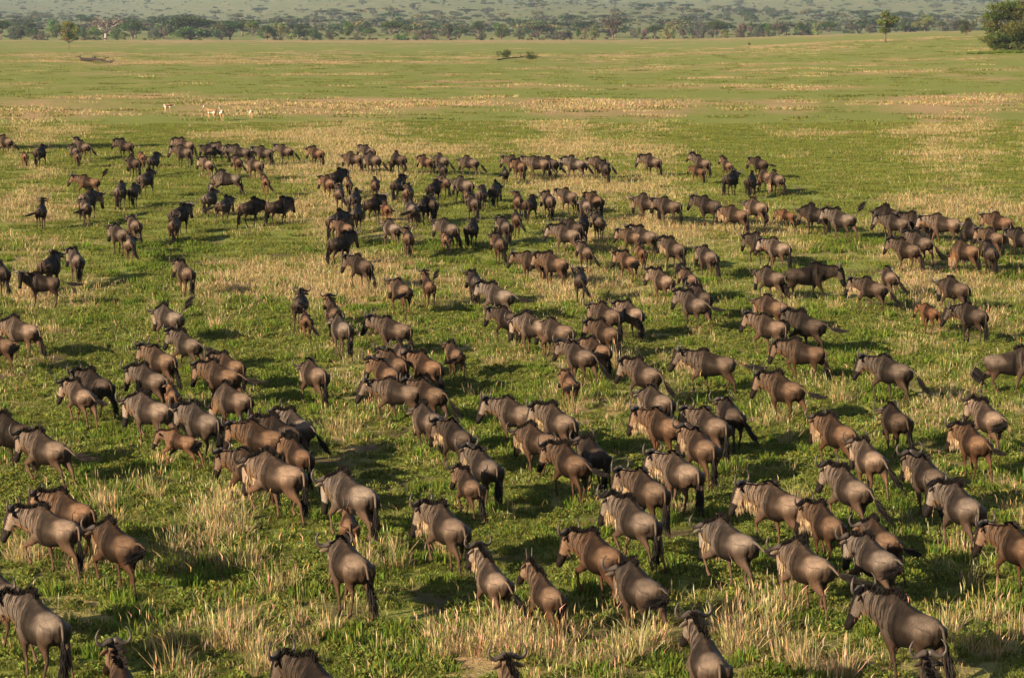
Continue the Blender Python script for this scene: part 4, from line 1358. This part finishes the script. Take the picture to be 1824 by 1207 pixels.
# first rank of trees behind the plain: x, foot, width, height in the photograph, style, colour, what sets it apart
EDGE = """
6 71 44 34 umbrella a|at the left edge of the tree line
34 72 30 22 scrub g|between left edge tree and the dark grove
62 72 34 32 round a|leftmost of the dark grove behind the near thin tree
78 72 16 20 round n|with rusty crown, left of the near thin tree
100 71 34 36 round b|just left of and behind the near thin tree
136 71 26 30 round b|just right of and behind the near thin tree
150 72 24 24 dome a|between near thin tree and the bare giant
172 72 36 24 dome b|low, at the left foot of the bare giant
192 72 78 54 bare n|giant with wide leafless limbs rising above its neighbours
212 72 26 23 dome b|at the right foot of the bare giant
222 73 16 15 scrub o|smallest pale one right of the bare giant
240 71 50 34 umbrella a|wide dark, right of the bare giant
278 72 32 26 dome g|left of the great dome
300 71 30 30 round g|touching the great dome's left side
340 71 96 41 umbrella a|great spreading crown, widest in the tree line
343 73 82 25 dome b|bright low mound in front of the great spreading crown
412 73 56 36 umbrella a|dark layered, right of the bright low mound
452 73 30 36 umbrella b|tall, second right of the bright low mound
478 73 38 28 dome a|twin left, before the gap left of centre
502 73 52 34 dome o|twin right, before the gap left of centre
536 73 30 30 round a|after the twins, dense
560 73 34 24 dome a|dark foliage, second after the twins
588 73 22 20 round g|small, leaning, left of the lone green ball
622 72 28 34 round b|lone green ball crown before a tan gap
637 73 12 14 scrub n|tiny, at right foot of the lone green ball
660 73 28 24 umbrella b|small layered one, centre left
700 73 40 34 umbrella a|three layered one, centre left
716 73 30 14 scrub b|low bush under the three layered one
727 73 20 30 umbrella a|narrow, right of the three layered one
742 73 16 16 dome b|left part of brown thicket
757 73 34 22 round n|brown thicket in the centre
800 73 42 30 dome g|grey mound left of big leafy ball
818 73 34 26 umbrella a|flat one overlapping the grey mound
852 72 24 34 umbrella a|slender, left of big leafy ball
860 73 16 16 scrub g|small dark one at foot of the slender one
893 73 42 33 round b|big leafy ball near the fallen branch
925 66 20 18 dome g|small, right of big leafy ball
958 68 54 32 umbrella g|grey spreading one, right of centre
1002 70 38 20 dome g|pale mound, right of centre
1029 70 12 22 round b|slim bright column, right of centre
1052 69 34 26 dome o|olive mound beside the slim column
1090 69 52 40 umbrella g|tallest greyish crown, right of centre
1132 67 22 16 scrub g|small shrub after the tallest greyish crown
1146 67 14 18 scrub n|bare looking shrub before the yellow olive
1165 67 32 22 umbrella a|dark, left of the yellow olive
1190 67 27 29 round o|yellow olive crown standing out
1215 66 20 20 round g|grey, right of the yellow olive
1246 66 18 16 scrub g|grey twiggy shrub
1272 66 38 28 umbrella a|dark crown on two thin trunks
1288 66 24 12 scrub o|yellowish low shrub beside thin trunks
1325 63 40 22 dome n|brownish wide mound
1348 63 22 20 dome g|between brown mound and right hand green column
1364 62 14 20 round b|green column at right centre
1385 61 34 22 umbrella g|first right of the green column
1424 59 30 20 dome a|dark, left of the near right tree
1452 58 24 16 scrub o|low between two dark crowns
1473 58 34 20 umbrella a|dark, with spreading top, right part
1512 57 26 14 scrub g|low twiggy, left of the near right tree
1545 56 20 16 round g|just left of the near right tree
1610 54 30 22 dome a|just right of the near right tree
1643 53 46 28 dome o|large dome, far right of the line
1672 52 18 14 umbrella a|small dark after the large dome
1700 51 30 14 scrub g|low one before the round bush
1755 50 40 20 umbrella g|behind the big right hand tree
"""
def build_edge_trees():
    lib = {}
    for n, line in enumerate(EDGE.strip().splitlines()):
        spec, ph = line.split('|')
        px, py, w, h, style, c = spec.split()
        px, w, h = float(px), float(w), float(h)
        Y = (868 + (n * 37 % 60)) * K
        u = (px - 912) / F_PX
        k = Y / F_PX
        x = u * Y; z = float(ground_z(x, Y))
        key = (style, c, n % 3)
        if key not in lib:
            lib[key] = tree_meshes(style, 200 + len(lib), 10.0, 7.0 if style != 'scrub' else 4.0, 300 if style == 'bare' else 2400, .30, PALE[c], M_GREYBARK if style == 'bare' else None)
        tm, cm = lib[key]
        W = w * k * .98; 
        base_y = 35 + (CAM_H - z) / k               # where its foot is in the picture
        H = h * k + max(0, (base_y - float(py))) * k
        put_tree('bare_tree' if style == 'bare' else ('bush' if style == 'scrub' else 'acacia_tree'), tm, cm, (x, Y, z), RND.uniform(0, 6.28), W / 10.0, H / (7.0 if style != 'scrub' else 4.0),
                 '%s %s %s' % (WORD[c], KINDW[style], ph), 'bush' if style == 'scrub' else 'tree', 'trees along the far edge of the plain')

SHORT = {'umbrella': 'acacia', 'dome': 'dome', 'round': 'roundtop'}
MARKS = [(60, 'left of the thin tree'), (150, 'behind the thin tree'), (235, 'behind the bare giant'), (390, 'behind the great crown'), (540, 'behind the twin domes'), (640, 'behind the green ball'),
         (740, 'behind the layered tree'), (850, 'left of the leafy ball'), (960, 'right of the leafy ball'), (1060, 'behind the slim column'), (1140, 'behind the tallest crown'), (1230, 'behind the yellow olive'),
         (1350, 'behind the brown mound'), (1500, 'left of the young tree'), (1600, 'behind the young tree'), (1700, 'left of the round bush'), (9999, 'behind the large tree')]
ORD = ['first', 'second', 'third', 'fourth', 'fifth', 'sixth', 'seventh', 'eighth', 'ninth', 'tenth', 'eleventh', 'twelfth']
def landmark(px):
    return next(t for lim, t in MARKS if px < lim)
def single_out(made):
    by = {}
    for px, lab, o in made: by.setdefault(lab, []).append((px, o))
    for lab, l in by.items():
        l.sort(key=lambda q: q[0])
        for k, (px, o) in enumerate(l):
            o['label'] = lab + (', %s from left' % ORD[min(k, 11)] if len(l) > 1 else '')

def build_hill_trees():
    lib = []
    for i, (st, c) in enumerate((('umbrella', 'a'), ('umbrella', 'g'), ('dome', 'a'), ('round', 'g'), ('umbrella', 'o'), ('dome', 'g'))):
        lib.append((st, c, tree_meshes(st, 400 + i, 10.0, 6.5, 420, .55, PALE[c])))
    r = random.Random(5)
    n = 0; made = []
    # clusters of woodland on the slope, dense bands and open lawns as in the photograph
    while n < 296:
        Y = K * (r.uniform(1010 ** -1.2, 2850 ** -1.2)) ** (-1 / 1.2)
        u = r.uniform(-.318, .318) / K
        x = u * Y
        px = 912 + u * F_PX; z = float(ground_z(x, Y)); py = 35 + (CAM_H - z) / Y * F_PX
        dens = .25 + .75 * float(vnoise(np.array([x]), np.array([Y]), 130.0, 21)[0]) * 1.2
        if px < 560 and 8 < py < 46 and px > 90: dens *= .25          # open green lawn at upper left
        if 560 < px < 900 and py < 30: dens *= 1.7
        if 1080 < px < 1560 and 8 < py < 45: dens *= 1.7
        if 1560 < px and py < 35: dens *= 1.5
        if r.random() > dens: continue
        st, c, (tm, cm) = lib[r.choice((0, 0, 1, 2, 3, 4, 5))]
        W = r.uniform(10, 25) * (1.1 if st == 'umbrella' else .75); H = r.uniform(6, 11)
        o = put_tree('acacia_tree', tm, cm, (x, Y, z), r.uniform(0, 6.28), W / 10, H / 6.5, 'tree', 'tree', 'hazy trees on the far hillside')
        band = 'low down' if Y < 1150 * K else ('halfway up' if Y < 1700 * K else 'high up')
        made.append((px, '%s %s %s %s' % ('large' if W > 17 else 'small', WORD[c] + ' ' + SHORT[st], band, landmark(px)), o))
        n += 1
    single_out(made)
    # scrub between them
    sc = [tree_meshes('scrub', 500 + i, 5.0, 2.6, 120, .5, PALE[c])[1] for i, c in enumerate('agoag')] + [tree_meshes('umbrella', 510 + i, 10.0, 6.0, 260, .6, PALE[c])[1] for i, c in enumerate('ag')]
    Y = K * NR.uniform(890 ** -.8, 3300 ** -.8, 10000) ** (-1 / .8)
    u = NR.uniform(-.36, .36, 10000) / K; x = u * Y
    k = NR.random_sample(len(x)) < (vnoise(x, Y, 90.0, 31) * 1.3 - .2) * (.05 + .95 * smooth(980, 1250, Y / K))
    x, Y = x[k], Y[k]
    nn = len(x); s = NR.uniform(.5, 1.35, nn)
    scatter('hillside_scrub', 'hazy scrub and thicket covering the far hillside between the trees', 'scrub', sc, np.column_stack([x, Y, ground_z(x, Y)]),
            np.column_stack([np.zeros(nn), np.zeros(nn), NR.uniform(0, 6.28, nn)]), np.column_stack([s, s, s * .9]), NR.choice(7, nn, p=[.16, .16, .16, .12, .12, .14, .14]))
    # far wood higher up the slope
    Y = K * NR.uniform(2900, 6500, 2600); u = NR.uniform(-.36, .36, 2600) / K; x = u * Y
    nn = len(x); s = NR.uniform(.8, 2.0, nn)
    scatter('distant_wood', 'distant woodland on the upper hillside reading as one mass', 'woodland', sc, np.column_stack([x, Y, ground_z(x, Y)]),
            np.column_stack([np.zeros(nn), np.zeros(nn), NR.uniform(0, 6.28, nn)]), np.column_stack([s, s, s * .9]), NR.randint(0, 7, nn))

def near_tree(name, px, foot, width, height, label, cat, blobs, cols, n, leaf, trunk_r=.03, stems=1, drip=.3, seed=1):
    """a nearer tree with its own crown; blobs in fractions of width and height"""
    r = random.Random(seed)
    p = ground_at(px, foot)
    k = p.y / F_PX; W, H = width * k, height * k
    TV, TF = [], []
    B = []
    for (bx, bz, rx, rz) in blobs:
        for q in range(3):
            B.append(((bx * W + r.gauss(0, rx * .25) * W, r.gauss(0, .16) * W, bz * H + r.gauss(0, rz * .3) * H), rx * W * r.uniform(.55, .9), rx * W * r.uniform(.55, .9), rz * H * r.uniform(.55, .9)))
    for s in range(stems):
        bx = (s - (stems - 1) / 2) * .05 * W
        top = B[0][0]
        tube([((bx, 0, -.4), H * trunk_r), ((bx * .5, 0, H * .25), H * trunk_r * .75), ((top[0] * .5, top[1] * .5, top[2] * .9), H * trunk_r * .4)], TV, TF, 8)
    for c, rx, ry, rz in B:
        st = Vector((0, 0, min(c[2] * .6, H * .3)))
        tube([(st, H * .012), (st.lerp(Vector(c), .5) + Vector((0, 0, -.03 * H)), H * .009), (c, H * .004)], TV, TF, 5)
    V, F, C = leaf_cloud(B, n, leaf, cols, r, .9, drip)
    e = empty(name, p)
    link('trunk', mesh_from('trunk', TV, TF, [M_BARK], True), e)
    c = link('crown', mesh_from('crown', V, F, [M_LEAF], False, C), e); c.color = (1, 1, 1, 1)
    tag(e, label, cat)
    return e

def build_near_trees():
    near_tree('thin_tree', 123, 89, 40, 56, 'thin young yellow-green tree standing alone on the plain, upper left', 'tree',
              [(-.05, .80, .22, .12), (-.22, .62, .20, .12), (.18, .60, .20, .12), (0, .42, .30, .14), (.26, .34, .20, .10), (-.18, .36, .18, .1)], [(.19, .20, .045), (.24, .235, .06), (.085, .10, .022)], 5200, .22, .012, 1, .3, 11)
    near_tree('young_tree', 1577, 76, 44, 59, 'small irregular green tree on a bare trunk, on the plain at upper right', 'tree',
              [(.02, .86, .24, .10), (.24, .72, .24, .13), (-.20, .60, .26, .10), (.05, .58, .28, .12), (-.12, .36, .18, .10), (.12, .42, .12, .10)], [(.15, .185, .035), (.20, .225, .05), (.10, .12, .028)], 5600, .22, .016, 2, .25, 12)
    near_tree('round_bush', 1722, 63, 36, 32, 'small rounded olive bush left of the big tree at upper right', 'bush',
              [(0, .60, .32, .26), (-.22, .5, .2, .2), (.24, .55, .2, .22), (0, .30, .3, .18)], [(.085, .09, .03), (.11, .11, .04), (.06, .07, .02)], 1900, .20, .02, 3, .3, 13)
    near_tree('large_tree', 1803, 93, 116, 95, 'big dense bushy tree cut by the right edge of the picture', 'tree',
              [(-.10, .86, .26, .10), (.20, .84, .26, .12), (-.28, .68, .20, .12), (.05, .70, .3, .14), (.35, .66, .2, .14), (-.30, .45, .22, .14), (0, .48, .3, .16), (.32, .44, .24, .16), (-.36, .28, .18, .12), (-.10, .26, .26, .12), (.22, .26, .26, .12), (.42, .30, .14, .10), (-.2, .14, .22, .10), (.1, .15, .24, .10), (.36, .14, .16, .1)],
              [(.085, .100, .026), (.115, .128, .034), (.055, .068, .018), (.10, .108, .03)], 32000, .19, .022, 2, .3, 14)
    # bright herb carpet at the foot of the big tree
    c = ground_at(1790, 94)
    x = NR.normal(c.x - .5, 2.6, 420); y = NR.normal(c.y - 1.5, 1.4, 420)
    place('green_groundcover', 'vivid green herbs under the big tree at right', 'weeds', herb_near, x, y, smin=1.2, smax=2.2)
    # the tree that stands outside the left edge and throws its long shadow across the lawn
    tl = 6.3 / math.tan(math.radians(SUN_ELEV))
    q = ground_at(140, 262)
    p = Vector((q.x - math.cos(sa) * tl, q.y - math.sin(sa) * tl, 0)); p.z = float(ground_z(p.x, p.y))
    tm, cm = tree_meshes('umbrella', 77, 10.5, 7.4, 22000, .24, ACA)
    put_tree('acacia_tree', tm, cm, p, 0, 1, 1, 'flat-topped acacia just outside the left edge casting a long shadow', 'tree')

def branch_pile(name, px0, py0, px1, py1, label, seed, rad, twigs, leafs=()):
    r = random.Random(seed)
    a, b = ground_at(px0, py0), ground_at(px1, py1)
    L = (b - a).length; d = (b - a).normalized()
    V, F = [], []
    pts = []
    for i in range(9):
        t = i / 8
        pts.append((Vector((0, 0, 0)) + d * (L * t) + Vector((0, r.gauss(0, .25), .25 + .35 * math.sin(3.1 * t) + r.gauss(0, .06))), rad * (1.15 - .8 * t)))
    tube(pts, V, F, 8)
    for i in range(twigs):
        s = pts[r.randrange(9)][0]
        e = s + Vector((r.gauss(0, 1.0), r.gauss(0, .8), abs(r.gauss(.5, .6))))
        m = s.lerp(e, .5) + Vector((0, 0, .15))
        tube([(s, rad * .35), (m, rad * .25), (e, rad * .10)], V, F, 5)
        for _ in range(2):
            e2 = m + Vector((r.gauss(0, .7), r.gauss(0, .5), abs(r.gauss(.3, .4)) - .1))
            tube([(m, rad * .2), (e2, rad * .07)], V, F, 4)
    e = empty(name, a)
    link('branch', mesh_from('branch', V, F, [M_DEADWOOD], True), e)
    for (lx, ly, lw, lh) in leafs:
        q = ground_at(lx, ly); k = q.y / F_PX
        B = [((q.x - a.x + r.gauss(0, .25) * lw * k, r.gauss(0, .4), lh * k * r.uniform(.3, .8)), lw * k * .3, lw * k * .3, lh * k * .25) for _ in range(6)]
        VV, FF, CC = leaf_cloud(B, 700, .16, [(.07, .09, .03), (.09, .11, .035)], r)
        c = link('foliage', mesh_from('foliage', VV, FF, [M_LEAF], False, CC), e); c.color = (1, 1, 1, 1)
    tag(e, label, 'fallen branch')
build_edge_trees()
single_out([(px, 'tiny dark wildebeest on the plain\'s far edge ' + landmark(px).replace('behind', 'below'), o) for px, o in SPECKS])
build_hill_trees()
build_near_trees()
branch_pile('dead_log', 146, 109, 198, 113, 'dark dead log with an upright stub lying at upper left of the plain', 3, .36, 9)
branch_pile('fallen_branch', 886, 109, 966, 104, 'fallen branch with two tufts of green leaves near top centre', 4, .14, 12, [(897, 108, 24, 20), (943, 104, 28, 16)])

# ------------------------------------------------------------------ haze
def build_haze():
    x0, x1, y0, y1, z0, z1 = -23000, 23000, -23000, 23000, -8, 420
    V = [(x, y, z) for x in (x0, x1) for y in (y0, y1) for z in (z0, z1)]
    F = [(0, 1, 3, 2), (4, 6, 7, 5), (0, 4, 5, 1), (2, 3, 7, 6), (0, 2, 6, 4), (1, 5, 7, 3)]
    m = bpy.data.materials.new('haze'); m.use_nodes = True
    nt = m.node_tree; nt.nodes.clear()
    out = N(nt, 'ShaderNodeOutputMaterial'); v = N(nt, 'ShaderNodeVolumePrincipled')
    v.inputs['Color'].default_value = (.62, .77, 1.0, 1)
    v.inputs['Density'].default_value = 0.00008 / K
    v.inputs['Anisotropy'].default_value = .0
    nt.links.new(v.outputs[0], out.inputs['Volume'])
    o = link('haze', mesh_from('haze', V, F, [m]))
    tag(o, kind='stuff')
    o['label'] = 'thin bluish haze over the far slopes'; o['category'] = 'haze'
build_haze()
